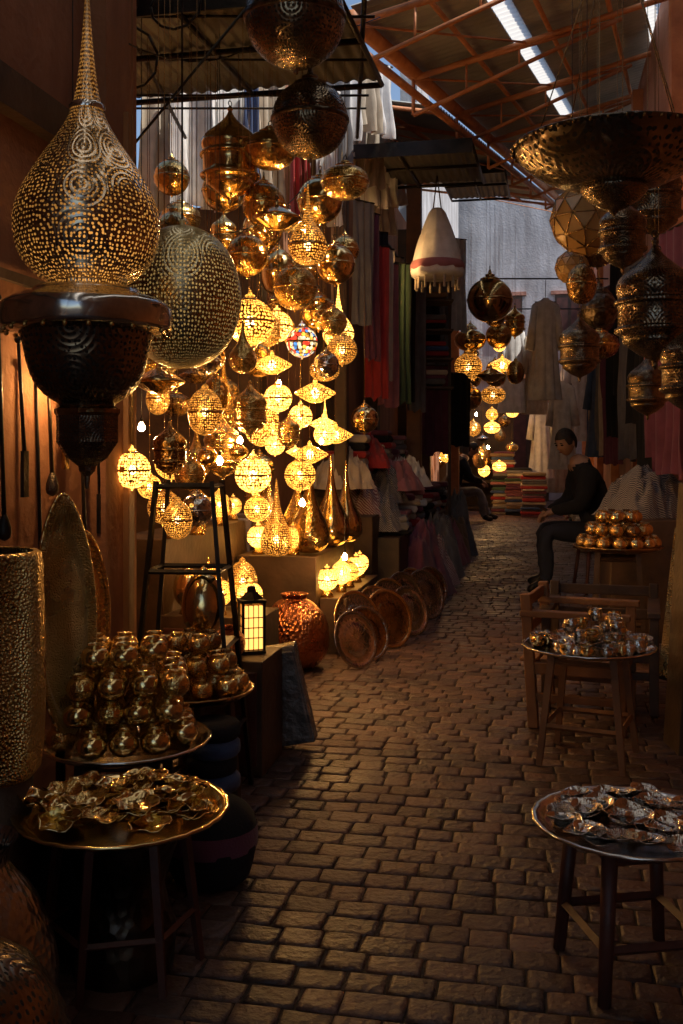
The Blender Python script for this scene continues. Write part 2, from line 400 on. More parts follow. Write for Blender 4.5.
corr(b, P+Vector((-1.22, 0, .2)), dLl, Vector((-1.6, 0, .2)), .11, .014, 'tin')
for t in (0.02, .5, 1.0): b.tube(P+Vector((-1.1*t, 0, .12*t-.05)), P+dLl+Vector((-1.1*t, 0, .12*t-.05)), .02, .02, 'rust', 6)
for i in range(8):
    q = P+dLl*(i/7)+Vector((0, 0, -.06)); b.tube(q, q+Vector((-2.6, 0, .3)), .02, .02, 'rust', 6); b.tube(q+Vector((-1.3, 0, .15)), q+dLl/8+Vector((0, 0, -.05)), .008, .008, 'rust', 5)
b.obj('unseen_shade_roof')
b = MB()  # unseen roof over the near alley, added to shade the front
for (x, w_, m) in ((-3.2, 2.33, 'tin'), (-.89, .26, 'transl'), (-.65, 1.18, 'tin'), (.51, .26, 'transl'), (.75, 2.45, 'tin')):  # translucent strips added out of view for soft top light on the foreground
    corr(b, (x, -4.2, 4.45+(.03 if m == 'transl' else 0)), (0, 9.7, 0), (w_, 0, 0), 0.11, 0.014, m, 2)
b.obj('unseen_shade_roof')
def awning(name, c, w, d, drop):
    b = MB()
    corr(b, (-w/2, -d/2, 0.03-drop), (w, 0, 0), (0, d, drop), 0.075, 0.008, 'tind', 4)
    for x in (-w/2, 0, w/2): b.tube((x, -d/2, -drop), (x, d/2, 0), .014, .014, 'iron', 6)
    for k in (0, .5, 1): b.tube((-w/2, -d/2+d*k, -drop*(1-k)), (w/2, -d/2+d*k, -drop*(1-k)), .016, .016, 'iron', 6)
    b.box((0, -d/2-.014, -drop-.01), (w, .012, .12), 'iron')
    return b.obj(name, c, ROTA)
awning('shop_awning', (-0.62, 4.9, 3.22), 1.45, 1.3, 0.05)
awning('shop_awning', (0.62, 9.3, 3.92), 1.3, 1.7, 0.12)
awning('shop_awning', (1.75, 13.0, 4.75), .8, 2.0, 0.12)
b = MB()
for cx, cz in ((-.9, 2.85), (-.98, 3.12), (-.72, 3.1)):
    pts = [(cx+.012*t*math.cos(t*.55), 4.15, cz+.012*t*math.sin(t*.55)) for t in range(3, 20)]
    b.path(pts, .006, 'iron', 5)
b.tube((-1.0, 4.15, 2.2), (-1.0, 4.15, 3.3), .02, .02, 'iron'); b.tube((-.86, 4.1, 2.1), (-.86, 4.1, 3.3), .014, .014, 'iron')
b.tube((-1.0, 4.15, 2.35), (-.3, 4.15, 3.2), .006, .006, 'iron')
b.obj('wrought_iron_bracket')
b = MB(); b.box((0, 0, 1.3), (.16, .1, 2.6), 'woodo'); b.box((.1, -.01, 1.25), (.03, .06, 2.5), 'woodo'); b.obj('door_post', (-.89, 3.75, 0), ROTA, .006)
b = MB(); b.box((0, 0, 2.15), (.16, .14, 4.3), 'woodo'); b.obj('wooden_post', (.80, 11, 0), ROTA, .01)
b = MB(); b.box((0, 0, 1.9), (.1, .1, 3.8), 'wood'); b.obj('wooden_post', (.0, 7.7, 0), ROTA, .01)
b = MB(); b.box((0, 0, 2.2), (.12, .12, 4.4), 'rust'); b.obj('wooden_post', (1.75, 15.4, 0), ROTA, .01)

# ------------------------------------------------------------------ lantern shapes (unit radius)
PROF = {
 'globe': [(0, -1.13), (.05, -1.1), (.08, -1.0), (.35, -.94), (.7, -.72), (.93, -.38), (1, 0), (.93, .38), (.7, .72), (.35, .94), (.2, 1.0), (.21, 1.13), (.1, 1.17), (.05, 1.34), (0, 1.38)],
 'tear': [(0, -1.0), (.42, -.93), (.8, -.65), (1, -.15), (.94, .25), (.74, .65), (.45, 1.05), (.26, 1.45), (.14, 1.95), (.07, 2.5), (.025, 3.1), (0, 3.2)],
 'onion': [(0, -1.55), (.07, -1.45), (.1, -1.3), (.4, -1.15), (.78, -.85), (.8, -.72), (.98, -.6), (1, -.5), (.92, -.45), (.92, .05), (1, .1), (1, .2), (.9, .26), (.97, .5), (.85, .8), (.5, 1.1), (.22, 1.35), (.07, 1.6), (.1, 1.7), (.03, 1.8), (0, 1.82)],
 'saucer': [(0, -.48), (.3, -.43), (.8, -.15), (1, 0), (.8, .15), (.3, .42), (.12, .5), (.1, .66), (.04, .7), (0, .78)],
 'egg': [(0, -1.35), (.35, -1.27), (.75, -.95), (.97, -.35), (.98, .2), (.8, .8), (.45, 1.2), (.2, 1.35), (.2, 1.48), (.05, 1.6), (0, 1.65)],
 'squash': [(0, -.72), (.4, -.68), (.85, -.4), (1, 0), (.85, .4), (.4, .66), (.2, .72), (.2, .85), (.05, .92), (0, .95)],
 'vase': [(0, -1), (.5, -.98), (.9, -.62), (1, -.1), (.86, .5), (.52, 1.2), (.28, 1.9), (.15, 2.7), (.06, 3.5), (.03, 3.7), (0, 3.75)],
}
TOPZ = {k: v[-1][1] for k, v in PROF.items()}
cache = {}
def lamp_body(b, kind, mat, T=None, seg=28, sub=3):
    b.lathe(PROF[kind], mat, T, seg, sub)
    I = T if T is not None else Matrix.Identity(4)
    if mat in ('lit1', 'lit2', 'lit3'):
        q = MB(); q.ball((0, 0, .0), .2, 'core', 12, (1, 1, 1.3)); b.add(q.v, q.f, 'core', I, smooth=True)
    tr = 'dark' if 'dark' in mat else ('silver' if mat == 'silver' else 'brass_s')
    if kind in ('globe', 'egg', 'squash', 'tear'):
        b.lathe([(.985, -.06), (1.03, -.045), (1.03, .045), (.985, .06)], tr, T, seg, 1)
    if kind in ('globe', 'egg', 'squash'):
        h = TOPZ[kind]-.42 if kind != 'squash' else TOPZ[kind]-.24
        b.lathe([(.42, h-.06), (.44, h-.02), (.3, h+.05), (.16, h+.07)], tr, T, 20, 1)
def lmesh(kind, mat):
    key = (kind, mat)
    if key not in cache:
        b = MB(); lamp_body(b, kind, mat)
        tz = TOPZ[kind]
        if kind != 'vase':
            pts = [(.09*math.cos(a*.785), 0, tz+.06+.09*math.sin(a*.785)) for a in range(9)]
            b.path(pts, .02, 'iron', 4)
        cache[key] = b.mesh(kind+'_lantern')
    return cache[key]
chain_me = None
def chain_mesh():
    global chain_me
    if not chain_me:
        b = MB(); b.tube((0, 0, 0), (0, 0, 1), 1, 1, 'brass_d', 5); chain_me = b.mesh('chain')
    return chain_me
NAMES = {'globe': 'globe_lantern', 'tear': 'teardrop_lantern', 'onion': 'moorish_lantern', 'saucer': 'saucer_lantern', 'egg': 'oval_lantern', 'squash': 'squashed_globe_lantern', 'vase': 'long_neck_floor_lamp'}
def hang(kind, mat, X, Y, Z, r, top=3.2, tilt=True):
    o = bpy.data.objects.new(NAMES[kind], lmesh(kind, mat)); COL.objects.link(o)
    o.location = (X, Y, Z); o.scale = (r, r, r)
    o.rotation_euler = (R.uniform(-.05, .05) if tilt else 0, R.uniform(-.05, .05) if tilt else 0, R.uniform(0, 6))
    if top and kind != 'vase':
        tz = TOPZ[kind]+.13
        L = top-(Z+tz*r)
        if L > 0.02:
            c = bpy.data.objects.new('chain', chain_mesh()); COL.objects.link(c); c.parent = o
            c.location = (0, 0, tz); c.scale = (.0014/r, .0014/r, L/r)
            o.rotation_euler[0] = 0; o.rotation_euler[1] = 0
    return o

L = [
 ('globe', 'p_dark', -.186, 4.0, 2.98, .2), ('globe', 'p_dark', -.142, 4.5, 2.735, .172), ('onion', 'brass_s', -.557, 5, 2.70, .15),
 ('globe', 'brass', -.397, 5.1, 2.5, .11), ('squash', 'p_brass', .017, 5, 2.59, .12), ('globe', 'brass_s', -.118, 5.5, 2.62, .125),
 ('tear', 'lit3', -.151, 4.5, 2.17, .088), ('globe', 'brass_s', -.035, 5.5, 2.27, .11), ('globe', 'brass', .021, 6, 2.45, .085),
 ('globe', 'p_brass', -.232, 5, 2.06, .11), ('globe', 'brass_s', -.129, 5.6, 2.02, .1), ('globe', 'p_brass', -.042, 5, 1.89, .07),
 ('globe', 'lit1', -.457, 5, 1.89, .118), ('globe', 'lit2', -.354, 5.5, 1.93, .085), ('globe', 'litm', -.178, 4.5, 1.736, .07),
 ('globe', 'lit3', .003, 6, 1.85, .09), ('saucer', 'lit1', -.347, 5, 1.675, .1), ('globe', 'silver', -.614, 4.5, 1.655, .075),
 ('saucer', 'brass', -.75, 4.1, 1.53, .11), ('egg', 'lit3', -.546, 4, 1.402, .07), ('onion', 'p_brass', -.412, 4.5, 1.42, .08),
 ('globe', 'lit2', -.317, 5, 1.51, .07), ('saucer', 'lit1', -.145, 5.5, 1.563, .115), ('tear', 'lit2', -.083, 5, 1.33, .056),
 ('globe', 'silver', -.077, 5, 1.675, .065), ('onion', 'brass_d', -.686, 4, 1.242, .07), ('globe', 'lit2', -.775, 3.7, 1.176, .068),
 ('globe', 'lit2', -.442, 5, 1.125, .09), ('globe', 'lit1', -.228, 5.5, 1.112, .085), ('globe', 'lit1', -.422, 5, .955, .065),
 ('egg', 'lit3', -.589, 3.6, .998, .052), ('globe', 'silver', -.578, 4, 1.01, .066), ('globe', 'lit2', -.365, 5.5, 1.277, .055),
 ('squash', 'brass', -.35, 4.9, 2.72, .13), ('globe', 'brass', -.5, 5.3, 2.28, .11), ('saucer', 'brass_s', -.31, 4.8, 2.36, .12),
 ('onion', 'p_brass', -.28, 5.3, 1.34, .06), ('globe', 'brass_s', -.69, 4.6, 1.95, .1), ('squash', 'lit3', -.1, 5.9, 1.72, .09),
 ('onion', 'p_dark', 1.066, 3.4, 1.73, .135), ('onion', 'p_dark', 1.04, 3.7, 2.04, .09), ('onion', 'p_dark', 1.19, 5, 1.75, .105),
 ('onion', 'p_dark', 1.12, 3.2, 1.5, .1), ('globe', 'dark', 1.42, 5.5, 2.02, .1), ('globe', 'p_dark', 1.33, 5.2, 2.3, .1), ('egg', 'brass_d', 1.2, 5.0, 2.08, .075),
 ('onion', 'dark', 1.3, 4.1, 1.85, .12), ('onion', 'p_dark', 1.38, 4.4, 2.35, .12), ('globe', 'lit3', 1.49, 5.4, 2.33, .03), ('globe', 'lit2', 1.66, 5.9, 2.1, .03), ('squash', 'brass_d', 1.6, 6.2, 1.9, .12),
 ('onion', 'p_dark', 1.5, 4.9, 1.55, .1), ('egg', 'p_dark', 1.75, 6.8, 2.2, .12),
]
for k in L:
    top = 3.2 if k[2] < .9 else 3.7
    if k[3] > 5.4 and k[2] < .9: top = 3.3
    if k[3] > 5.3 and k[2] > .9: top = 4.3
    hang(*k, top=top)
b = MB()
for y, z in ((4.0, 3.2), (4.5, 3.2), (5.0, 3.2), (5.5, 3.2), (6.0, 3.3)): b.tube((-1.3, y, z), (.15, y, z), .007, .007, 'iron', 6)
for x in (-1.0, .1): b.tube((x, 3.9, 3.22), (x, 6.4, 3.25), .012, .012, 'iron', 6)
b.obj('hanging_rail')
b = MB()
for y in (3.2, 3.7, 4.4, 5.0): b.tube((.6, y, 3.7), (2.0, y, 3.7), .01, .01, 'iron', 6)
for x in (.75, 1.3): b.tube((x, 2.9, 3.72), (x, 5.2, 3.72), .014, .014, 'iron', 6)
b.obj('hanging_rail')

kinds = ['globe', 'globe', 'globe', 'onion', 'egg', 'saucer', 'squash', 'tear']
placed = []
def fill(n, bx, rr, litp, top):
    c = 0; tries = 0
    while c < n and tries < 4000:
        tries += 1
        y = R.uniform(*bx[1]); x = R.uniform(*bx[0](y)); z = R.uniform(*bx[2]); r = R.uniform(*rr)
        if any((x-a)**2+(y-b_)**2+(z-d)**2 < (r+e)**2*1.5 for a, b_, d, e in placed): continue
        placed.append((x, y, z, r)); c += 1
        if R.random() < litp: m = R.choice(['lit1', 'lit2', 'lit2', 'lit3', 'lit1'])
        else: m = R.choice(['brass', 'brass_s', 'brass_d', 'p_brass', 'silver', 'brass'])
        hang(R.choice(kinds), m, x, y, z, r, top=top)
for k in L: placed.append((k[2], k[3], k[4], k[5]*1.2))
fill(26, (lambda y: (-1.5+.12*y-.2, -.05+.2*(y-5.6)), (5.2, 6.9), (1.1, 2.1)), (.06, .11), .55, 3.25)
fill(16, (lambda y: (-1.1, -.15), (4.9, 6.9), (2.0, 2.9)), (.08, .14), 0.0, 3.25)
fill(13, (lambda y: (-.95, -.35), (4.1, 5.3), (.95, 2.0)), (.045, .08), .35, 3.2)

def bulb(X, Y, Z, r=.015, top=3.2):
    b = MB(); b.lathe([(0, -1.2), (.5, -1.1), (.95, -.5), (1, 0), (.8, .6), (.5, 1.1), (.42, 1.5)], 'bulb', Matrix.Diagonal((r, r, r, 1)), 10, 1)
    b.lathe([(.45*r, 1.4*r), (.5*r, 2.6*r), (.1*r, 3*r)], 'iron', None, 10, 1)
    b.tube((0, 0, 2.9*r), (0, 0, top-Z), .0018, .0018, 'iron', 5)
    b.obj('bulb_or_fill_light', (X, Y, Z))
for p in ((-.528, 5.2, 1.30), (-.56, 4.6, 1.2), (-.35, 5.6, 1.62), (-.2, 5.1, .98), (-.62, 5.0, 1.75), (-.12, 6.0, 1.3), (-.88, 4.4, 1.35), (-.7, 5.6, 2.3), (-.2, 5.3, 2.42), (.02, 5.9, .62), (-.86, 3.2, 1.47)): bulb(*p)  # a few real bulbs, the others added to brighten the lantern cluster
for p in ((2.45, 18.2, 1.9), (2.7, 18.4, 1.3), (.35, 9.0, 2.9)): bulb(*p, r=.024, top=4)  # the last bulb is added to brighten the dark textile stall

# ------------------------------------------------------------------ big teardrop pendant, left foreground
s = .0023
pr = [(0, 335), (1, 330), (3, 290), (8, 232), (15, 192), (28, 165), (50, 132), (67, 100), (72, 74), (66, 44), (50, 24), (38, 16), (38, 12)]
T = Matrix.Diagonal((s, s, s, 1))
b = MB()
b.lathe(pr, 'p_big', T, 56, 4)
b.lathe([(15.5, 196), (18, 193), (17.5, 189)], 'silver', T, 30, 1)
b.lathe([(38, 12), (52, 10), (55, 5), (70, 1), (80, -4), (84, -10), (84, -26), (80, -31), (66, -34)], 'silver', T, 56, 2)
b.lathe([(66, -34), (62, -46), (59, -62), (52, -82), (40, -96), (29, -103), (27, -106)], 'p_dark', T, 56, 3)
b.lathe([(27, -106), (33, -109), (33, -113), (31, -116)], 'brass_d', T, 8, 1, False)
b.lathe([(31, -116), (31, -142), (20, -158), (9, -166), (8, -171), (3, -176), (2, -188), (0, -190)], 'p_dark', T, 8, 1, False)
for k in range(24):
    a = k*math.pi/12
    b.ball((81*s*math.cos(a), 81*s*math.sin(a), -33*s), .006, 'brass', 8)
b.tube((0, 0, 330*s), (0, 0, 2.8), .004, .004, 'iron')
b.obj('teardrop_pendant_lantern', (-.585, 2.3, 1.595))
b = MB(); b.lathe([(0, -1), (.3, -.96), (.62, -.8), (.87, -.5), (1, 0), (.87, .5), (.62, .8), (.3, .96), (.06, 1.0), (.05, 1.08), (0, 1.1)], 'p_pale', Matrix.Diagonal((.175, .175, .21, 1)), 48, 4)
b.tube((0, 0, .21), (0, 0, 2.2), .003, .003, 'iron'); b.obj('oval_pierced_lantern', (-.47, 2.95, 1.70))
s = .0032
T = Matrix.Diagonal((s, s, s, 1)); b = MB()
b.lathe([(100, 4), (102, 7), (99, 8), (95, 0), (84, -12), (66, -23), (46, -31), (32, -34)], 'p_dark', T, 56, 3)
b.lathe([(32, -34), (33, -38), (26, -46), (14, -54), (5, -58), (0, -64)], 'p_dark', T, 32, 2)
b.lathe([(98, 7), (60, 5), (20, 12), (8, 24), (0, 26)], 'dark', T, 56, 2)
for k in range(40):
    a = k*math.pi/20; b.ball((101*s*math.cos(a), 101*s*math.sin(a), 5*s), .006, 'brass_d', 6)
for k in range(4):
    a = k*math.pi/2+.4; b.tube((90*s*math.cos(a), 90*s*math.sin(a), 6*s), (0, 0, .8), .002, .002, 'brass_d')
b.tube((0, 0, .8), (0, 0, 1.5), .004, .004, 'iron')
b.obj('dish_pendant_lantern', (.872, 3.2, 2.20))
def faceted(X, Y, Z, r, gm, top=3.7):
    bm = bmesh.new(); bmesh.ops.create_icosphere(bm, subdivisions=2, radius=r)
    b = MB()
    vs = [v.co.copy() for v in bm.verts]
    b.add(vs, [tuple(v.index for v in f.verts) for f in bm.faces], gm)
    for e in bm.edges: b.tube(e.verts[0].co, e.verts[1].co, r*.022, r*.022, 'brass_d', 5)
    bm.free()
    b.tube((0, 0, r), (0, 0, top-Z), .002, .002, 'iron')
    b.obj('faceted_glass_lantern', (X, Y, Z))
faceted(1.105, 4.5, 2.29, .165, 'glassd'); faceted(1.2, 5.2, 2.2, .09, 'glassd')

# ------------------------------------------------------------------ tables and trays
DISH = [(0, 0), (.5, .02), (.8, .12), (1, .3), (1.02, .31), (1, .34), (.78, .17), (.5, .06), (0, .04)]
POT = [(0, -.8), (.5, -.8), (.86, -.5), (1, 0), (.86, .5), (.56, .75), (.44, .8), (.56, .96), (.52, .96), (.4, .8), (.5, .5), (0, .3)]
def tray(b, r, z, m, rim=.02):
    b.lathe([(0, z), (r*.86, z), (r*.9, z+.004), (r*.95, z+rim*.8), (r, z+rim), (r+.006, z+rim-.002), (r+.003, z+rim-.008), (r*.93, z+.0), (r*.86, z-.008), (0, z-.008)], m, None, 64, 1,
            rmod=lambda a, rr, zz: 1+(.008*math.cos(24*a) if rr > r*.92 else 0))
def stand(b, r, z, m, n=4, spread=1.15, th=.022, a0=.4, turned=False):
    tops = []
    for k in range(n):
        a = a0+k*6.28318/n
        p0 = (r*spread*math.cos(a), r*spread*math.sin(a), 0); p1 = (r*.85*math.cos(a), r*.85*math.sin(a), z-.012)
        b.tube(p0, p1, th*.8, th, m, 8 if turned else 4, turned)
        tops.append((p0, p1))
    for k in range(n):
        for hh in (.35, .93):
            q = [tuple(tops[j % n][0][i]*(1-hh)+tops[j % n][1][i]*hh for i in range(3)) for j in (k, k+1)]
            b.tube(q[0], q[1], th*.6, th*.6, m, 4, False)
def dishes(b, n, r, z, rd, m, layers=3, petals=5, amp=.16):
    for i in range(n):
        a = R.uniform(0, 6.28); d = (R.random()**.5)*(r-rd*.6)
        lay = i*layers/n
        zz = z+.006+lay*rd*.38*(1-d/r*.4)
        ph = R.uniform(0, 6)
        T = Matrix.Translation((d*math.cos(a), d*math.sin(a), zz)) @ Matrix.Rotation(R.uniform(0, .33), 4, Vector((R.uniform(-1, 1), R.uniform(-1, 1), 0.01))) @ Matrix.Diagonal((rd, rd, rd, 1))
        b.lathe(DISH, m if not isinstance(m, list) else R.choice(m), T, 24, 2,
                rmod=lambda a_, rr, z_: 1+amp*math.cos(petals*a_+ph)*rr, zmod=lambda a_, rr, z_: amp*.7*rr*rr*math.sin(petals*a_*1.0+ph))
b = MB(); tray(b, .252, .372, 'brass_s', .018); stand(b, .17, .37, 'woodr', 6, 1.1, .014, .2)
b.lathe([(.12, 0), (.13, .1), (.10, .2), (.15, .34)], 'dark', None, 24, 2)
b.obj('tray_table', (-.53, 2.42, 0))
b = MB(); dishes(b, 56, .228, .376, .046, ['brass_s', 'brass', 'brass_s'], 2.8, 5, .12); b.obj('brass_dish_pile', (-.53, 2.42, 0))
b = MB(); tray(b, .248, .392, 'silver', .02); stand(b, .17, .39, 'wood', 4, 1.1, .02, .8); b.obj('tray_table', (-.635, 2.93, 0))
b = MB(); rp = .042
for lay, nr in enumerate((5, 4, 4, 3)):
    z = .402+rp*.85+lay*rp*1.78
    for i in range(nr):
        for j in range(nr):
            x = (i-(nr-1)/2)*rp*2.02+R.uniform(-.005, .005)+(rp*.3 if lay == 2 else 0); y = (j-(nr-1)/2)*rp*2.02+R.uniform(-.005, .005)
            if x*x+y*y > .21**2: continue
            if lay == 3 and i == 2 and j < 1: continue
            T = Matrix.Translation((x, y, z)) @ Matrix.Rotation(R.uniform(-.12, .12), 4, 'X') @ Matrix.Rotation(R.uniform(-.12, .12), 4, 'Y') @ Matrix.Diagonal((rp, rp, rp*.95, 1))
            b.lathe(POT, R.choice(['brass', 'brass', 'brass_s', 'brass_s']), T, 20, 2)
b.obj('brass_pot_pile', (-.635, 2.93, 0), .2)
b = MB(); tray(b, .2, .43, 'brass_d', .02); stand(b, .14, .43, 'wood', 4, 1.1, .018, .3); b.obj('tray_table', (-.50, 3.38, 0))
b = MB()
for lay, rad, n in ((0, .15, 10), (0, .07, 5), (1, .11, 8), (1, .03, 3), (2, .06, 4)):
    for i in range(n):
        a = i*6.283/n+lay
        T = Matrix.Translation((rad*math.cos(a), rad*math.sin(a), .47+lay*.066)) @ Matrix.Diagonal((.038, .038, .036, 1))
        b.lathe(POT, R.choice(['brass', 'brass_s', 'brass_d']), T, 18, 2)
b.obj('brass_pot_pile', (-.50, 3.38, 0))
b = MB(); tray(b, .235, .352, 'silver', .014); stand(b, .18, .35, 'woodr', 4, 1.05, .02, .95, True)
b.obj('tray_table', (.70, 2.40, 0))
b = MB(); dishes(b, 64, .205, .354, .034, ['silver', 'silver', 'gun'], 1.8, 4, .05); b.obj('silver_dish_pile', (.70, 2.40, 0))
b = MB(); tray(b, .262, .45, 'silver', .014); stand(b, .2, .45, 'woodo', 4, 1.15, .02, .35)
b.obj('tray_table', (1.0, 4.05, 0))
CUP = [(0, 0), (.5, 0), (.6, .1), (.95, .6), (1, 1.1), (.9, 1.5), (.95, 1.6), (.88, 1.6), (.85, 1.1), (0, .5)]
b = MB()
for i in range(64):
    a = R.uniform(0, 6.28); d = R.random()**.5*.21; rr = R.uniform(.02, .032)
    z = .452+(R.choice([0, .045, .05, .085]) if d < .16 else 0)
    T = Matrix.Translation((d*math.cos(a), d*math.sin(a), z)) @ Matrix.Rotation(R.uniform(-.3, .3), 4, 'X') @ Matrix.Diagonal((rr, rr, rr, 1))
    b.lathe(R.choice([CUP, CUP, [(p[0], p[1]+.8) for p in POT]]), R.choice(['silver', 'brass_s', 'silver', 'silver']), T, 16, 2)
dishes(b, 14, .24, .456, .05, ['silver', 'gun'], 2, 4, .05)
b.obj('silver_cup_pile', (1.0, 4.05, 0))
b = MB(); tray(b, .26, .66, 'brass_d', .02); stand(b, .19, .66, 'wood', 4, 1.15, .022, .5); b.obj('tray_table', (1.66, 6.0, 0))
b = MB()
for lay, lst in ((0, ((.21, 14), (.13, 8), (.04, 3))), (1, ((.16, 11), (.07, 5))), (2, ((.1, 7), (0, 1)))):
    for rad, n in lst:
        for i in range(n):
            a = i*6.283/n+lay*.4
            T = Matrix.Translation((rad*math.cos(a), rad*math.sin(a), .70+lay*.075)) @ Matrix.Diagonal((.043, .043, .041, 1))
            b.lathe(POT, R.choice(['brass', 'brass_s', 'brass_d']), T, 18, 2)
b.obj('brass_pot_pile', (1.66, 6.0, 0))

def chair(X, Y, rz, m='woodo', w=.5, d=.46, sh=.3, ah=.46, bh=.56):
    b = MB()
    for sx in (-1, 1):
        b.box((sx*w/2, -d/2, ah/2), (.045, .045, ah), m); b.box((sx*w/2, d/2, bh/2), (.045, .045, bh), m, 0, -.06)
        b.box((sx*w/2, 0, ah+.014), (.06, d+.08, .028), m); b.box((sx*w/2, 0, .14), (.03, d, .035), m)
        b.box((sx*w/2, 0, sh-.03), (.03, d, .05), m)
    b.box((0, -d/2, sh-.03), (w, .03, .05), m); b.box((0, d/2, sh-.03), (w, .03, .05), m); b.box((0, -d/2, .18), (w, .028, .035), m)
    for k in range(5): b.box((0, -d/2+.05+k*.09, sh), (w-.02, .075, .016), m)
    for z in (bh-.16, bh-.04): b.box((0, d/2+.03*(z/.8), z), (w-.03, .02, .05), m)
    b.obj('wooden_armchair', (X, Y, 0), rz, .004)
chair(1.3, 5.0, -.3, 'wood')
chair(1.12, 4.66, 1.2, 'woodo', .46, .4, .3, .5, .6)
b = MB(); b.box((0, 0, .55), (.05, .2, 1.12), 'wood', 0, 0, .06); b.box((.02, .13, .5), (.03, .04, 1.0), 'woodo', 0, 0, .06); b.obj('wooden_plank', (1.44, 4.2, 0), 0, .005)
b = MB(); b.box((0, 0, .5), (.3, .02, .7), 'eng', 0, -.15); b.box((0, .018, .5), (.34, .012, .74), 'wood', 0, -.15); b.box((0, .1, .08), (.3, .1, .16), 'wood'); b.obj('brass_panel', (1.66, 4.75, 0), -1.1)

# ------------------------------------------------------------------ left wall objects
def leaf(name, X, Y, Z, w, h, yaw, m, lean=0.1):
    b = MB(); n = 32; vs = []; fs = []
    rings = [1, .97, .93, .86, .8, .5, .0]; zs = [0, .018, .02, .012, .0, .02, .03]
    for rg, zz in zip(rings, zs):
        for i in range(n):
            a = 6.28318*i/n; x = math.sin(a)*w*(1-.25*abs(math.cos(a))**3); z = math.cos(a)*h
            vs.append((x*rg, -zz, z*rg))
    for k in range(len(rings)-1):
        for i in range(n):
            j = (i+1) % n; fs.append((k*n+i, k*n+j, (k+1)*n+j, (k+1)*n+i))
    uv = [[(vs[q][0]*2, vs[q][2]*2) for q in f] for f in fs]
    b.add(vs, fs, m, Matrix.Rotation(lean, 4, 'X'), uv, True)
    rim = [(math.sin(6.28318*i/n)*w*(1-.25*abs(math.cos(6.28318*i/n))**3), -.004, math.cos(6.28318*i/n)*h) for i in range(n+1)]
    q = MB(); q.path(rim, .006, 'brass_s', 6); b.add(q.v, q.f, 'brass_s', Matrix.Rotation(lean, 4, 'X'), smooth=True)
    b.tube((0, .02, -h), (0, .02, -Z+.0), .012, .02, 'iron')
    return b.obj(name, (X, Y, Z), yaw)
leaf('leaf_shaped_wall_lamp', -.78, 2.82, .78, .1, .345, .9, 'eng', -.04)
leaf('leaf_shaped_wall_lamp', -.82, 3.2, .72, .09, .27, .9, 'brass', -.04)
b = MB(); b.lathe([(.0, -.27), (.1, -.27), (.125, -.2), (.13, 0), (.125, .2), (.12, .27), (.1, .275)], 'eng', None, 40, 2); b.lathe([(0, -.73), (.1, -.73), (.1, -.272), (0, -.272)], 'wood', None, 20, 1); b.obj('cylinder_floor_lamp', (-.85, 2.42, .73))
b = MB(); b.lathe([(0, 0), (.1, 0), (.15, .06), (.17, .2), (.13, .34), (.07, .42), (.09, .47)], 'gun', None, 32, 3); b.obj('brass_vase', (-.74, 2.0, 0))
b = MB(); b.lathe([(0, 0), (.13, 0), (.2, .08), (.21, .22), (.15, .34), (.06, .4), (.05, .47), (.08, .5)], 'p_dark', None, 32, 3); b.obj('brass_vase', (-.68, 1.72, 0))
b = MB()
for i in range(18):
    y = -0.95+i*.105+R.uniform(-.03, .03); z = R.uniform(1.5, 1.75); l = R.uniform(.3, .7)
    m = R.choice(['brass_d', 'iron', 'iron', 'dark'])
    b.tube((.0, y, z), (.01, y+.02, z-l), .005, .007, m, 6); b.ball((.0, y, z), .012, m, 8)
    if R.random() < .5: b.lathe([(0, 0), (.018, .01), (.02, .04), (.006, .08)], m, Matrix.Translation((.01, y+.02, z-l-.05)), 10, 2)
    else: b.box((.01, y+.02, z-l-.05), (.012, .03, .14), m)
b.box((-.01, 0, 1.77), (.02, 2.1, .03), 'wood')
b.obj('wall_tool_rack', (-1.02, 2.9-.1, 0), ROTA)
b = MB()
T0 = [(-.10, -.08), (.10, -.08), (.10, .08), (-.10, .08)]
B0 = [(-.2, -.14), (.2, -.14), (.2, .14), (-.2, .14)]
for t, q in zip(T0, B0): b.tube((q[0], q[1], 0), (t[0], t[1], 1.14), .011, .011, 'iron', 4, False)
for h in (.25, .55, .82, 1.12):
    k = 1-h/1.14; w = .10+.1*k; d = .08+.06*k
    cs = [(-w, -d, h), (w, -d, h), (w, d, h), (-w, d, h)]
    for i in range(4): b.tube(cs[i], cs[(i+1) % 4], .009, .009, 'iron', 4, False)
    if h < .8: b.box((0, 0, h+.006), (2*w, 2*d, .008), 'iron')
b.obj('iron_display_stand', (-.55, 3.62, 0), -.1)
b = MB(); b.lathe(PROF['egg'], 'brass_s', Matrix.Diagonal((.078, .078, .085, 1)), 32, 3); b.lathe([(0, -.14), (.05, -.14), (.02, -.11)], 'brass', None, 20, 1); b.obj('brass_egg_vase', (-.49, 3.55, .70))

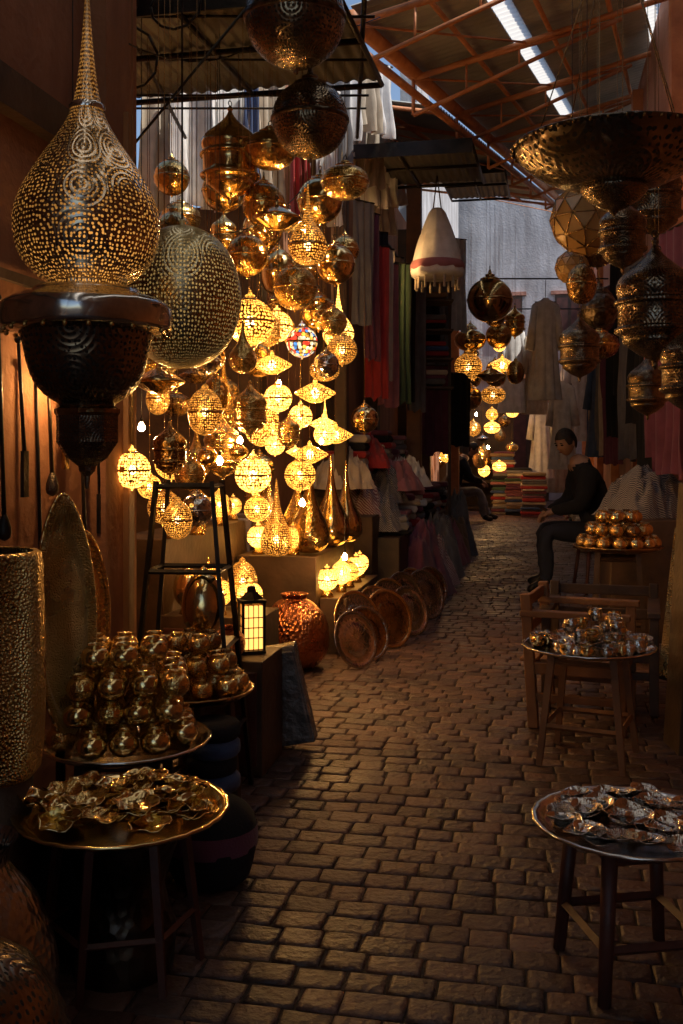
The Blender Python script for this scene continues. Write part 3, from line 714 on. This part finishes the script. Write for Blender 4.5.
b = MB(); b.box((0, 0, .22), (.34, .3, .44), 'wood'); b.box((0, -.156, .22), (.3, .012, .36), 'woodr'); b.obj('wooden_crate', (-.44, 4.0, 0), ROTA, .004)
b = MB()
for sx in (-1, 1):
    for sy in (-1, 1): b.box((sx*.042, sy*.042, .1), (.01, .01, .2), 'iron')
b.box((0, 0, .1), (.076, .076, .17), 'glass')
for z in (.06, .1, .14):
    b.box((0, 0, z), (.08, .08, .004), 'brass_d')
for x in (-.02, .0, .02): b.box((x, 0, .1), (.003, .082, .18), 'brass_d'); b.box((0, x, .1), (.082, .003, .18), 'brass_d')
for z in (.0, .2): b.box((0, 0, z+.004), (.1, .1, .012), 'iron')
b.lathe([(.05, .21), (.02, .24), (.015, .26), (0, .265)], 'iron', None, 4, 1, False)
b.obj('box_lantern', (-.36, 4.0, .445), .3)
b = MB(); b.lathe([(p[0]*.068, p[1]*.068) for p in POT], 'copper', None, 32, 2); b.obj('copper_pot', (-.44, 3.88, .445+.055))
b = MB()
b.box((0, 0, .2), (.23, .07, .42), 'wrap', 0, .12, -.2); b.box((.01, -.047, .2), (.2, .012, .38), 'wrap', 0, .12, -.2); b.obj('wrapped_panel', (-.26, 4.2, .02), -.2, .012)
b = MB()
for k in range(7): b.lathe([(.0, 0), (.07, .0), (.082, .028), (.07, .056), (0, .056)], BLUE if k % 2 else BLK, Matrix.Translation((R.uniform(-.006, .006), 0, k*.055)), 24, 2, rmod=lambda a, r, z: 1+.04*math.sin(12*a))
b.obj('woven_basket_stack', (-.41, 3.2, 0))
b = MB(); b.lathe([(0, 0), (.09, 0), (.12, .05), (.13, .13), (.11, .2), (.05, .24), (0, .24)], BLK, None, 24, 3, rmod=lambda a, r, z: 1+.05*abs(math.sin(4*a))); b.lathe([(.134, .1), (.137, .13), (.134, .16)], PLUM, None, 24, 2); b.obj('leather_pouf', (-.38, 2.92, 0))
b = MB(); b.lathe([(0, 0), (.12, 0), (.15, .06), (.14, .2), (.08, .28), (0, .29)], BLK, None, 24, 3, rmod=lambda a, r, z: 1+.04*abs(math.sin(4*a))); b.obj('leather_pouf', (-.72, 2.6, 0))

# ------------------------------------------------------------------ display of floor goods
b = MB(); b.lathe([(0, -.98), (.55, -.95), (.93, -.55), (1, -.1), (.9, .4), (.55, .8), (.34, .92), (.4, 1.05), (.34, 1.04), (.28, .9), (.2, .6)], 'copper', Matrix.Diagonal((.2, .2, .21, 1)), 40, 3); b.obj('copper_vase', (-.27, 5.72, .208))
b = MB()
b.box((-.32, .95, .3), (.5, 1.25, .6), 'wood'); b.box((.02, 1.0, .17), (.17, 1.2, .34), 'wood')
b.box((-.74, .35, .4), (.3, 2.4, .8), 'wood')
for z in (.2, .45): b.box((.108, 1.0, z*.6), (.012, 1.2, .02), 'woodr')
b.obj('display_bench', (-.15, 5.75, 0), ROTA, .006)
for x, y, z, r, k, m in ((-.2, 6.25, .735, .125, 'vase', 'brass'), (-.07, 6.75, .735, .13, 'vase', 'brass_s'), (-.4, 6.15, .7, .1, 'vase', 'lit3'), (-.48, 6.6, .74, .12, 'vase', 'p_brass'), (.03, 7.0, .73, .12, 'vase', 'brass_s'), (-.3, 6.9, .73, .12, 'vase', 'brass')):
    hang(k, m, x, y, z, r, top=0, tilt=False)
def standing(kind, m, X, Y, zb, r):
    b = MB(); T = Matrix.Diagonal((r, r, r, 1))
    lamp_body(b, kind, m, T); h = -PROF[kind][0][1]*r
    b.lathe([(0, -h-.03), (r*.6, -h-.03), (r*.5, -h-.01), (r*.2, -h+.02)], 'brass', None, 20, 1)
    b.obj('table_lamp', (X, Y, zb+h+.03))
for a in ((-.09, 6.2, .34, .07, 'lit2'), (-.0, 6.42, .34, .06, 'lit2'), (.05, 6.65, .34, .065, 'lit1'), (.1, 6.9, .34, .07, 'lit2'), (.13, 7.15, .34, .065, 'lit2'), (-.12, 6.33, .34, .04, 'lit1'),
          (-.3, 6.2, .6, .07, 'lit1'), (-.2, 6.5, .6, .06, 'lit1'), (-.52, 6.25, .6, .07, 'lit2'), (-.13, 6.95, .6, .06, 'lit1')):
    standing('globe' if a[3] > .06 else 'onion', a[4], a[0], a[1], a[2], a[3])
for i in range(10): standing(R.choice(['globe', 'egg', 'onion']), R.choice(['lit1', 'lit3', 'brass', 'p_brass', 'lit2']), -.86+R.uniform(-.08, .08)+.04*i, 5.1+i*.22, .8, R.uniform(.045, .075))
# low plinth in front of the bench with more lamps
b = MB(); b.box((0, 0, .21), (.52, .36, .42), 'wood'); b.box((0, -.19, .21), (.48, .012, .3), 'woodr'); b.obj('display_plinth', (-.62, 5.15, 0), ROTA, .006)
for a in ((-.78, 5.08, .42, .075, 'brass_s', 'egg'), (-.62, 5.05, .42, .07, 'lit1', 'globe'), (-.46, 5.02, .42, .065, 'lit2', 'globe'), (-.7, 5.25, .42, .07, 'brass', 'onion'), (-.52, 5.25, .42, .08, 'lit3', 'egg'), (-.42, 5.55, 0, .085, 'brass_s', 'egg'), (-.55, 4.8, 0, .1, 'brass', 'onion'), (-.75, 4.75, 0, .12, 'p_brass', 'egg')):
    standing(a[5], a[4], *a[:4])
for i, (x, y) in enumerate(((.05, 5.95), (.2, 6.35), (.36, 6.75), (.0, 6.15), (.52, 7.4), (.24, 6.85), (.36, 7.2), (.46, 7.75), (.62, 8.0), (.14, 6.55), (-.02, 5.75))):
    b = MB(); r = R.uniform(.165, .2)
    m1 = R.choice(['gun', 'gun', 'silver', 'silver', 'brass_d'])
    TT = Matrix.Diagonal((r, r, r, 1))
    b.lathe([(0, .10), (.3, .085), (.5, .05), (.56, .02), (.7, .0), (.8, .005), (.88, .03)], m1, TT, 40, 2)
    b.lathe([(.88, .03), (.9, .045), (.97, .05), (1, .04), (1.0, .02), (.93, .005), (.7, -.02), (0, -.02)], 'brass_s' if i % 2 else 'gun', TT, 40, 1)
    o = b.obj('metal_plate', (x+.1, y, r*.96))
    d = Vector((.66+R.uniform(-.1, .1), -.74, .34)); o.rotation_euler = d.to_track_quat('Z', 'Y').to_euler()

# far lamp shop ----------------------------------------------------
for k in [('globe', 'brass_s', 1.78, 12, 3.05, .27), ('squash', 'brass_s', 1.8, 14, 2.79, .22), ('globe', 'brass', 2.2, 14, 2.85, .18), ('globe', 'lit3', 1.75, 13.8, 2.4, .19),
          ('saucer', 'lit1', 2.25, 14, 2.44, .2), ('globe', 'brass_s', 1.8, 14, 1.98, .17), ('squash', 'lit3', 2.2, 14.5, 2.05, .18), ('egg', 'brass', 2.35, 13.5, 2.3, .12), ('saucer', 'brass_s', 2.0, 13.4, 2.25, .2)]:
    hang(*k, top=4.4)
fill(9, (lambda y: (-4.78+.014*455+.13*(y-14)*1, -4.78+.014*522+.16*(y-14))[0:2], (13, 16), (2.1, 3.2)), (.1, .16), .15, 4.6)
fill(24, (lambda y: ((428-341.5)*y/1000, (518-341.5)*y/1000), (18.6, 20.5), (.7, 2.0)), (.1, .16), .55, 4.6)
b = MB()
for z in (.05, .6, 1.2): b.box((0, 0, z), (2.0, .8, .05), 'wood')
b.box((0, .5, 1.2), (2.2, .05, 2.4), 'wood'); b.obj('lamp_shelf', (2.5, 21.1, 0), ROTA)

# ------------------------------------------------------------------ textiles
def drape(name, X, Y, Zt, w, h, yaw, m, folds=6, amp=.03, flare=0.0, tilt=0):
    b = MB(); nx, nz = folds*7, 14; vs = []; fs = []; ph = R.uniform(0, 9)
    for j in range(nz+1):
        v = j/nz
        for i in range(nx+1):
            u = i/nx
            a = amp*(.35+.65*v)
            y = a*math.sin(u*folds*6.283+ph+.9*math.sin(v*3+ph)+1.5*noise.noise((u*3, v*1.5, ph)))+a*.9*noise.noise((u*5, v*3, ph))
            x = (u-.5)*w*(1+flare*v)
            vs.append((x, y+tilt*v, -v*h+.04*noise.noise((u*4, ph, 2.))*(v)))
    for j in range(nz):
        for i in range(nx):
            a = j*(nx+1)+i; fs.append((a, a+1, a+nx+2, a+nx+1))
    b.add(vs, fs, m, smooth=True)
    b.tube((-w/2, 0, .0), (w/2, 0, .0), .008, .008, 'iron', 5)
    return b.obj(name, (X, Y, Zt), yaw)
AL = math.pi/2-TH
for x, y, z, w_, h_, yw, m in ((-1.25, 7.1, 3.95, .4, 1.0, .7, CREAM), (-1.02, 7.0, 3.95, .4, 1.0, .8, WHITE), (-.8, 7.05, 4.0, .34, 1.0, .9, WHITE), (-.62, 6.9, 3.9, .14, .8, .8, BLUE), (-.52, 7.1, 3.95, .34, .95, .8, CREAM),
    (-.3, 7.15, 3.9, .16, 1.1, .7, RED), (-.12, 7.3, 3.9, .3, 1.0, .8, WHITE), (.06, 7.9, 4.4, .3, .7, .8, WHITE), (.2, 8.1, 4.45, .3, .6, .8, CREAM), (.32, 8.4, 4.5, .3, .6, .7, WHITE), (-.05, 7.6, 4.2, .3, .8, .8, GREY)):
    drape('hanging_cloth', x, y, z, w_, h_, yw, m, 3, .05)
b = MB(); b.tube((-1.9, 7.1, 3.97), (.3, 7.1, 3.97), .012, .012, 'iron'); b.tube((-1.2, 7.1, 3.2), (-1.2, 7.1, 4.0), .02, .02, 'wood'); b.tube((-.2, 7.1, 3.2), (-.2, 7.1, 4.0), .02, .02, 'wood'); b.obj('cloth_rail')
cl = [GREY, PLUM, RED, CREAM, BLK, ROSE, GREY, GREEN, TAN, CREAM, PLUM, BLK]
for i in range(14):
    y = 7.8+i*.24
    drape('hanging_scarf', -1.6+.2*y+.2+R.uniform(-.05, .1), y, R.uniform(2.9, 3.2), .22, R.uniform(.9, 1.5), R.uniform(.3, 1.0), cl[i % 12], 3, .022)
for i in range(7):
    y = 8.6+i*.3
    drape('hanging_scarf', -1.55+.2*y+R.uniform(-.05, .05), y, R.uniform(4.1, 4.5), .3, R.uniform(.5, .8), R.uniform(.3, .9), R.choice([WHITE, CREAM, WHITE, GREY]), 3, .04)
b = MB()
for z in (3.22, 4.45): b.tube((-1.45+1.5, 7.6, z), (-1.45+2.3, 11.6, z), .014, .014, 'iron')
b.obj('cloth_rail')
def heap(name, X, Y, w, d, h, yaw, m, seed):
    b = MB(); n = 34; vs = []; fs = []
    for j in range(n+1):
        for i in range(n+1):
            u = i/n*2-1; v = j/n*2-1
            e = max(0, 1-abs(u)**3.5)*max(0, 1-abs(v)**3.5)
            q = noise.noise((u*2+seed, v*2, seed)); q2 = abs(noise.noise((u*5+seed, v*4+q*2, seed)))
            z = h*e*(.8+.35*q)+.11*e*(1-q2*3)
            vs.append((u*w/2+.03*q, v*d/2+.03*q2, max(z, 0)))
    for j in range(n):
        for i in range(n):
            a = j*(n+1)+i; fs.append((a, a+1, a+n+2, a+n+1))
    b.add(vs, fs, m, smooth=True); return b.obj(name, (X, Y, 0), yaw)
def stack(name, X, Y, z0, n, w, d, yaw):
    b = MB(); z = z0
    for i in range(n):
        t = R.uniform(.035, .07); m = R.choice(cl+[ROSE, CREAM, WHITE, RED, BLUE])
        ww = w*R.uniform(.85, 1.06)
        P = [(-ww/2, 0), (-ww/2-t*.3, t*.5), (-ww/2, t), (0, t*1.05), (ww/2, t), (ww/2+t*.25, t*.5), (ww/2, 0)]
        dx = R.uniform(-.02, .02); dd = d*R.uniform(.9, 1.05)
        vs = []
        for y in (-dd/2, -dd/2+.02, dd/2-.02, dd/2):
            k = .75 if abs(y) > dd/2-.01 else 1
            for (px, pz) in P: vs.append((px+dx, y, z+t/2+(pz-t/2)*k))
        fs = []; q = len(P)
        for r in range(3):
            for k in range(q): fs.append((r*q+k, r*q+(k+1) % q, (r+1)*q+(k+1) % q, (r+1)*q+k))
        fs += [tuple(range(q))[::-1], tuple(range(3*q, 4*q))]
        b.add(vs, fs, m, smooth=False); z += t*.98
    b.obj(name, (X, Y, 0), yaw, .006)
b = MB(); b.box((0, 0, .28), (.75, 4.2, .56), 'wood'); b.box((-.25, 0, .75), (.3, 4.2, .38), 'wood'); b.obj('stall_counter', (-1.5+.2*10, 10, 0), ROTA, .01)
for i in range(9):
    y = 8.2+i*.45
    stack('folded_textile_stack', -1.6+.2*y+R.uniform(-.03, .03), y, .94, R.randint(4, 9), .3, .36, ROTA+R.uniform(-.15, .15))
    stack('folded_textile_stack', -1.28+.2*y+R.uniform(-.03, .03), y+.1, .56, R.randint(3, 7), .32, .36, ROTA+R.uniform(-.15, .15))
for i, m in enumerate([PLUM, RSTR, GREY, GSTR, ROSE, TAN, GREY]):
    y = 8.6+i*.6
    heap('cloth_heap', -1.08+.2*y, y, .5, .7, R.uniform(.4, .7), ROTA+R.uniform(-.3, .3), m, i*3.7)
for i, (x, y, z, m) in enumerate(((.12, 8.15, .72, RSTR), (.3, 8.6, .8, GSTR), (.0, 7.85, .95, CREAM), (.35, 9.1, .8, PLUM), (.18, 8.45, 1.1, RED), (.28, 8.2, .6, GSTR), (.45, 8.8, .9, ROSE), (.6, 9.6, .9, WHITE))):
    o = heap('cloth_heap', x, y, .45, .45, .22, R.uniform(-.5, .5), m, 20+i*2.3); o.location.z = z
b = MB(); b.box((0, 0, .37), (.5, 1.3, .74), 'wood'); b.obj('stall_counter', (.12, 8.35, 0), ROTA, .01)
b = MB(); b.lathe([(.03, .0), (.08, -.05), (.19, -.35), (.235, -.55), (.245, -.62), (.17, -.66), (0, -.67)], WHITE, None, 30, 2, rmod=lambda a, r, z: 1+.05*math.sin(10*a))
b.lathe([(.235, -.5), (.252, -.53), (.255, -.56), (.24, -.58)], ROSE, None, 30, 1)
for k in (-.04, .04): b.tube((k, 0, -.03), (0, 0, .3), .006, .006, 'wood')
for k in range(14):
    a = k*.45; b.tube((.2*math.cos(a), .2*math.sin(a), -.64), (.2*math.cos(a), .2*math.sin(a), -.76), .008, .014, CREAM, 5)
b.obj('hanging_woven_bag', (.89, 9.3, 3.5))
for i, z in enumerate((2.95, 2.62, 2.3, 1.98)):
    stack('folded_textile_stack', 1.02, 11.3, z, 3, .3, .3, 0)
b = MB()
for z in (2.93, 2.6, 2.28, 1.96): b.box((0, 0, z-.015), (.45, .4, .02), 'wood')
for sx in (-1, 1): b.box((sx*.22, .18, 1.6), (.03, .03, 3.2), 'wood')
b.obj('textile_shelf', (1.02, 11.3, 0))
for i, (x, y, zt, w, h, m) in enumerate(((1.25, 12.6, 3.9, .35, 1.6, GREY), (1.5, 13, 4.0, .3, 1.2, WHITE), (1.0, 11.8, 3.8, .4, 1.3, BLK), (1.15, 12.4, 2.3, .5, 1.1, PLUM), (1.55, 13.6, 2.3, .5, 1.0, BLK), (1.9, 16.5, 2.3, .5, 1.1, GREY))):
    drape('hanging_scarf', x, y, zt, w, h, AL-.9, m, 4, .03)
def gown(X, Y, Z, s, m, yaw=0):
    b = MB()
    vs = []; fs = []; n = 48; P = [(.05, .03, .03), (.09, .05, 0), (.24, .06, -.06), (.22, .09, -.3), (.2, .09, -.55), (.25, .12, -1.1), (.29, .14, -1.5)]
    for (a, c, z) in P:
        for i in range(n):
            t = 6.283*i/n; f = 1+(.1*math.sin(9*t)+.05*math.sin(17*t+1))*(-z)
            vs.append((a*f*math.cos(t), c*f*math.sin(t), z))
    for k in range(len(P)-1):
        for i in range(n): fs.append((k*n+i, k*n+(i+1) % n, (k+1)*n+(i+1) % n, (k+1)*n+i))
    b.add(vs, fs, m, smooth=True)
    for sx in (-1, 1):
        b.tube((sx*.19, 0, -.09), (sx*.3, .0, -.75), .07, .085, m, 12)
    b.tube((0, 0, 0), (0, 0, .3), .006, .006, 'iron'); b.tube((-.2, 0, -.03), (.2, 0, -.03), .01, .01, 'wood')
    o = b.obj('hanging_gown', (X, Y, Z), yaw); o.scale = (s*.8, s, s)
gown(3.06, 15, 3.5, 1.0, WHITE); gown(3.4, 17.5, 3.3, .95, CREAM, .2); gown(4.05, 17, 2.9, 1.0, WHITE, -.2); gown(3.7, 14.2, 2.5, .9, BLUE, -.4); gown(3.45, 15.6, 2.3, .9, WHITE, -.5); gown(4.3, 19, 3.0, 1, WHITE, -.3); gown(3.0, 17.5, 3.4, 1, WHITE, .1); gown(3.9, 19.5, 2.2, 1, WHITE, .1); gown(4.35, 20, 1.9, 1, CREAM, -.2)
b = MB(); b.tube((2.3, 15, 3.82), (4.2, 15.0, 3.82), .012, .012, 'iron'); b.tube((2.3, 17.5, 3.72), (4.6, 17.5, 3.72), .012, .012, 'iron'); b.obj('cloth_rail')
for i in range(14):
    y = 10.8+i*.62
    drape('hanging_scarf', .86+.2*y, y, R.uniform(2.8, 3.6), .45, R.uniform(1.2, 1.9), AL+.4, R.choice([WHITE, GREY, BLUE, CREAM, WHITE] if y > 13 else [BLK, PLUM, GREY, BLK]), 4, .035)
for i in range(6):
    y = 6.6+i*.6
    drape('hanging_scarf', .84+.2*y, y, R.uniform(2.6, 3.0), .5, R.uniform(1.3, 1.8), AL+.3, R.choice([BLK, PLUM, GREY, BLK]), 4, .035)
for i in range(6):
    y = 12.5+i*1.1
    stack('folded_textile_stack', .62+.2*y, y, 0, R.randint(8, 14), .4, .5, ROTA)
for i in range(3):
    y = 18.8+i*.5
    stack('folded_textile_stack', -.15-.3*i+.2*y, y, 0, R.randint(14, 26), .45, .5, ROTA)
b = MB(); b.box((0, 0, .4), (.5, 1.1, .8), 'wood'); b.obj('stall_counter', (.7+.2*7.0, 7.0, 0), ROTA, .01)
o = heap('striped_jacket', 2.1, 6.9, .5, .6, .3, .3, GSTR, 55); o.location.z = .79
b = MB(); b.box((0, 0, .39), (.34, .34, .03), 'woodr')
for sx in (-1, 1):
    for sy in (-1, 1): b.tube((sx*.17, sy*.17, 0), (sx*.13, sy*.13, .38), .015, .018, 'woodr')
me_st = b.mesh('wooden_stool')
for p in ((2.26, 8.8, 0), (1.88, 17.5, 0)):
    o = bpy.data.objects.new('wooden_stool', me_st); COL.objects.link(o); o.location = p; o.rotation_euler = (0, 0, .1)

# ------------------------------------------------------------------ people
def skinned(verts, edges, radii, root=0, sub=2):
    me = bpy.data.meshes.new('sk'); me.from_pydata(verts, edges, [])
    o = bpy.data.objects.new('sk', me); COL.objects.link(o)
    o.modifiers.new('skin', 'SKIN')
    sv = me.skin_vertices[0].data
    for i, r in enumerate(radii):
        sv[i].radius = r if isinstance(r, tuple) else (r, r); sv[i].use_root = (i == root)
    s = o.modifiers.new('sub', 'SUBSURF'); s.levels = sub; s.render_levels = sub
    bpy.context.view_layer.update()
    dg = bpy.context.evaluated_depsgraph_get()
    out = bpy.data.meshes.new_from_object(o.evaluated_get(dg))
    vs = [v.co.copy() for v in out.vertices]; fs = [tuple(p.vertices) for p in out.polygons]
    bpy.data.objects.remove(o); return vs, fs
def person(J, top, bottom, face_dir, off=(0, 0, 0), hair='hair'):
    O = Vector(off)
    J = {k: Vector(v)+O for k, v in J.items()}
    K = ['pelvis', 'waist', 'chest', 'neckb', 'neck', 'shL', 'elL', 'wrL', 'shR', 'elR', 'wrR', 'hpL', 'knL', 'anL', 'toL', 'hpR', 'knR', 'anR', 'toR']
    rad = dict(pelvis=.15, waist=.155, chest=.185, neckb=.1, neck=.062, sh=.108, el=.078, wr=.048, hp=.105, kn=.08, an=.058, to=.045)
    V = [J[k] for k in K]; I = {k: i for i, k in enumerate(K)}
    rr = [rad.get(k, rad.get(k[:2])) for k in K]
    E = [('pelvis', 'waist'), ('waist', 'chest'), ('chest', 'neckb'), ('neckb', 'neck')]
    for s in 'LR': E += [('chest', 'sh'+s), ('sh'+s, 'el'+s), ('el'+s, 'wr'+s), ('pelvis', 'hp'+s), ('hp'+s, 'kn'+s), ('kn'+s, 'an'+s), ('an'+s, 'to'+s)]
    vs, fs = skinned(V, [(I[a], I[b_]) for a, b_ in E], rr)
    b = MB()
    segs = [(V[I[a]], V[I[b_]], b_) for a, b_ in E]
    groups = {}
    for v in vs:
        v += Vector((noise.noise(v*14), noise.noise(v*14+Vector((5, 0, 0))), 0))*.02
    for f in fs:
        c = sum((vs[i] for i in f), Vector())/len(f); best = None
        for p, q, nm in segs:
            d = q-p; t = max(0, min(1, (c-p).dot(d)/d.length_squared)); dist = (c-(p+d*t)).length
            if best is None or dist < best[0]: best = (dist, nm)
        nm = best[1]
        m = bottom if nm[:2] in ('hp', 'kn', 'an') else ('iron' if nm[:2] == 'to' else ('skin' if nm == 'neck' else top))
        groups.setdefault(m if isinstance(m, str) else m.name, (m, []))[1].append(f)
    for m, ff in groups.values(): b.add(vs, ff, m, smooth=True)
    hc = J['head']; fd = Vector(face_dir).normalized()
    side = fd.cross(Vector((0, 0, 1))).normalized(); up = side.cross(fd).normalized()
    B = Matrix((side, fd, up)).transposed().to_4x4(); T = Matrix.Translation(hc) @ B
    n = 24; vs = []; fs = []
    for j in range(17):
        p = math.pi*j/16; z = -math.cos(p)*.118
        for i in range(n):
            a = 6.283*i/n; x = math.cos(a)*math.sin(p)*.078; y = math.sin(a)*math.sin(p)*.097
            if z < -.01: x *= 1-.35*((-z-.01)/.108); y = y*(1-.15*((-z)/.118)) + (.012 if y > 0 else .02)*(-z/.118)
            fx = max(0, y/.097)
            y += fx**6*(.006*math.exp(-((z-.02)/.012)**2))
            y -= .009*math.exp(-((abs(x)-.032)/.015)**2-((z-.0)/.014)**2)*(fx > .5)
            y += .024*math.exp(-(x/.011)**2-((z+.028)/.014)**2)*(fx > .5)+.014*math.exp(-(x/.008)**2-((z+.01)/.02)**2)*(fx > .5)
            y += .006*math.exp(-(x/.02)**2-((z+.06)/.01)**2)*(fx > .5)
            vs.append((x, y, z))
    for j in range(16):
        for i in range(n): fs.append((j*n+i, j*n+(i+1) % n, (j+1)*n+(i+1) % n, (j+1)*n+i))
    b.add(vs, fs, 'skin', T, smooth=True)
    for sx in (-1, 1):
        for (c, r, m, sc) in (((sx*.031, .086, .002), .012, 'eye', (1.2, .7, .6)), ((sx*.078, -.005, -.01), .03, 'skin', (.3, .6, 1)), ((sx*.03, .093, .021), .018, 'hair', (1.1, .3, .25))):
            q = MB(); q.ball(c, r, m, 12, sc); b.add(q.v, q.f, m, T, smooth=True)
    q = MB(); q.ball((0, .098, -.06), .02, 'lip', 12, (1, .3, .3)); b.add(q.v, q.f, 'lip', T, smooth=True)
    vs = []; fs = []
    for j in range(11):
        p = j/10
        for i in range(n):
            a = 6.283*i/n; s_ = math.sin(a)
            lim = math.radians(66 if s_ > .55 else (95 if s_ > -.2 else 122)); th = lim*p
            k = 1.07+.03*noise.noise((i*.7, j*.6, 1.))
            vs.append((math.cos(a)*math.sin(th)*.08*k, math.sin(a)*math.sin(th)*.099*k-.003, math.cos(th)*.118*k))
    for j in range(10):
        for i in range(n): fs.append((j*n+i, j*n+(i+1) % n, (j+1)*n+(i+1) % n, (j+1)*n+i))
    b.add(vs, fs, hair, T, smooth=True)
    for s in 'LR':
        w = J['wr'+s]; e = J['el'+s]; d = (w-e).normalized()
        d = (d+Vector((0, 0, -.25))).normalized()
        sd = d.cross(Vector((0, 0, 1))).normalized(); nn = sd.cross(d).normalized()
        th = sd if s == 'L' else -sd
        hv = [w-d*.02, w+d*.05]; he = [(0, 1)]; hr = [.032, .034]
        for fi, (off_, ln) in enumerate(((.03, .07), (.01, .08), (-.01, .075), (-.03, .058))):
            k = w+d*.085+th*off_; a1 = k+d*ln*.5-nn*.012; a2 = a1+d*ln*.25-nn*ln*.4
            i0 = len(hv); hv += [k, a1, a2]; he += [(1, i0), (i0, i0+1), (i0+1, i0+2)]; hr += [.013, .0095, .008]
        i0 = len(hv); hv += [w+d*.03+th*.042, w+d*.07+th*.06-nn*.02]; he += [(1, i0), (i0, i0+1)]; hr += [.013, .009]
        v2, f2 = skinned(hv, he, hr, 0, 1); b.add(v2, f2, 'skin', smooth=True)
    return b
OFF = (-.22, -.7, 0.02)
b = person(dict(pelvis=(2.47, 9.5, .52), waist=(2.47, 9.5, .68), chest=(2.4, 9.48, .93), neckb=(2.31, 9.47, 1.11), neck=(2.25, 9.46, 1.19), head=(2.18, 9.44, 1.30),
    shL=(2.35, 9.68, 1.03), elL=(2.28, 9.74, .76), wrL=(2.06, 9.58, .69), shR=(2.33, 9.26, 1.03), elR=(2.27, 9.2, .76), wrR=(2.05, 9.36, .70),
    hpL=(2.42, 9.6, .5), knL=(2.02, 9.68, .53), anL=(2.06, 9.7, .09), toL=(1.9, 9.7, .03), hpR=(2.42, 9.4, .5), knR=(1.98, 9.32, .53), anR=(1.98, 9.3, .09), toR=(1.82, 9.28, .03)), BLK, DENIM, (-.72, -.5, -.34), OFF)
b.box((2.0-.22, 9.47-.7, .73), (.08, .15, .012), 'dark', .1, 0, .5)
b.obj('seated_man')
b = person(dict(pelvis=(1.9, 17.5, .50), waist=(1.92, 17.5, .68), chest=(2.03, 17.5, .93), neckb=(2.14, 17.5, 1.10), neck=(2.2, 17.5, 1.17), head=(2.29, 17.48, 1.27),
    shL=(2.1, 17.3, 1.02), elL=(2.22, 17.24, .76), wrL=(2.44, 17.36, .7), shR=(2.1, 17.7, 1.02), elR=(2.2, 17.76, .76), wrR=(2.42, 17.62, .69),
    hpL=(1.95, 17.4, .49), knL=(2.4, 17.3, .54), anL=(2.45, 17.28, .1), toL=(2.62, 17.26, .045), hpR=(1.95, 17.6, .49), knR=(2.42, 17.7, .54), anR=(2.6, 17.7, .1), toR=(2.76, 17.7, .045)), BLK, GREY, (.85, -.2, -.35))
b.obj('seated_man')

b = MB()
for (p, q, sag) in (((-1.0, 3.5, 3.6), (.2, 5.2, 3.5), .35), ((-1.2, 3.0, 3.0), (-.4, 5.0, 3.3), .3), ((-.9, 4.2, 2.3), (-.2, 5.5, 2.7), .2)):
    p = Vector(p); q = Vector(q); pts = [p.lerp(q, t/12)-Vector((0, 0, sag*4*(t/12)*(1-t/12))) for t in range(13)]
    b.path(pts, .0035, 'iron', 5)
b.obj('electric_cable')

# ------------------------------------------------------------------ light
w = bpy.data.worlds.new('World'); S.world = w; w.use_nodes = True
nt = w.node_tree; bg = nt.nodes['Background']
sky = nt.nodes.new('ShaderNodeTexSky'); sky.sky_type = 'NISHITA'; sky.sun_disc = False
sky.sun_elevation = math.radians(56); sky.sun_rotation = math.radians(112)
nt.links.new(sky.outputs[0], bg.inputs[0]); bg.inputs[1].default_value = 0.15
sl = bpy.data.lights.new('sun', 'SUN'); sl.energy = 5.0; sl.angle = math.radians(.5); sl.color = (1, .93, .82)
so = bpy.data.objects.new('sun', sl); COL.objects.link(so)
so.rotation_euler = Vector((.5, -.2, .8)).to_track_quat('Z', 'Y').to_euler()

cam = bpy.data.cameras.new('camera'); co = bpy.data.objects.new('camera', cam); COL.objects.link(co)
co.location = (0, 0, 1.25); co.rotation_euler = (math.radians(90), 0, 0)
cam.lens = 35.16; cam.sensor_width = 36; cam.shift_y = -0.0605; cam.clip_start = .05; cam.clip_end = 500
S.camera = co
S.view_settings.view_transform = 'Standard'; S.view_settings.look = 'None'; S.view_settings.exposure = 0
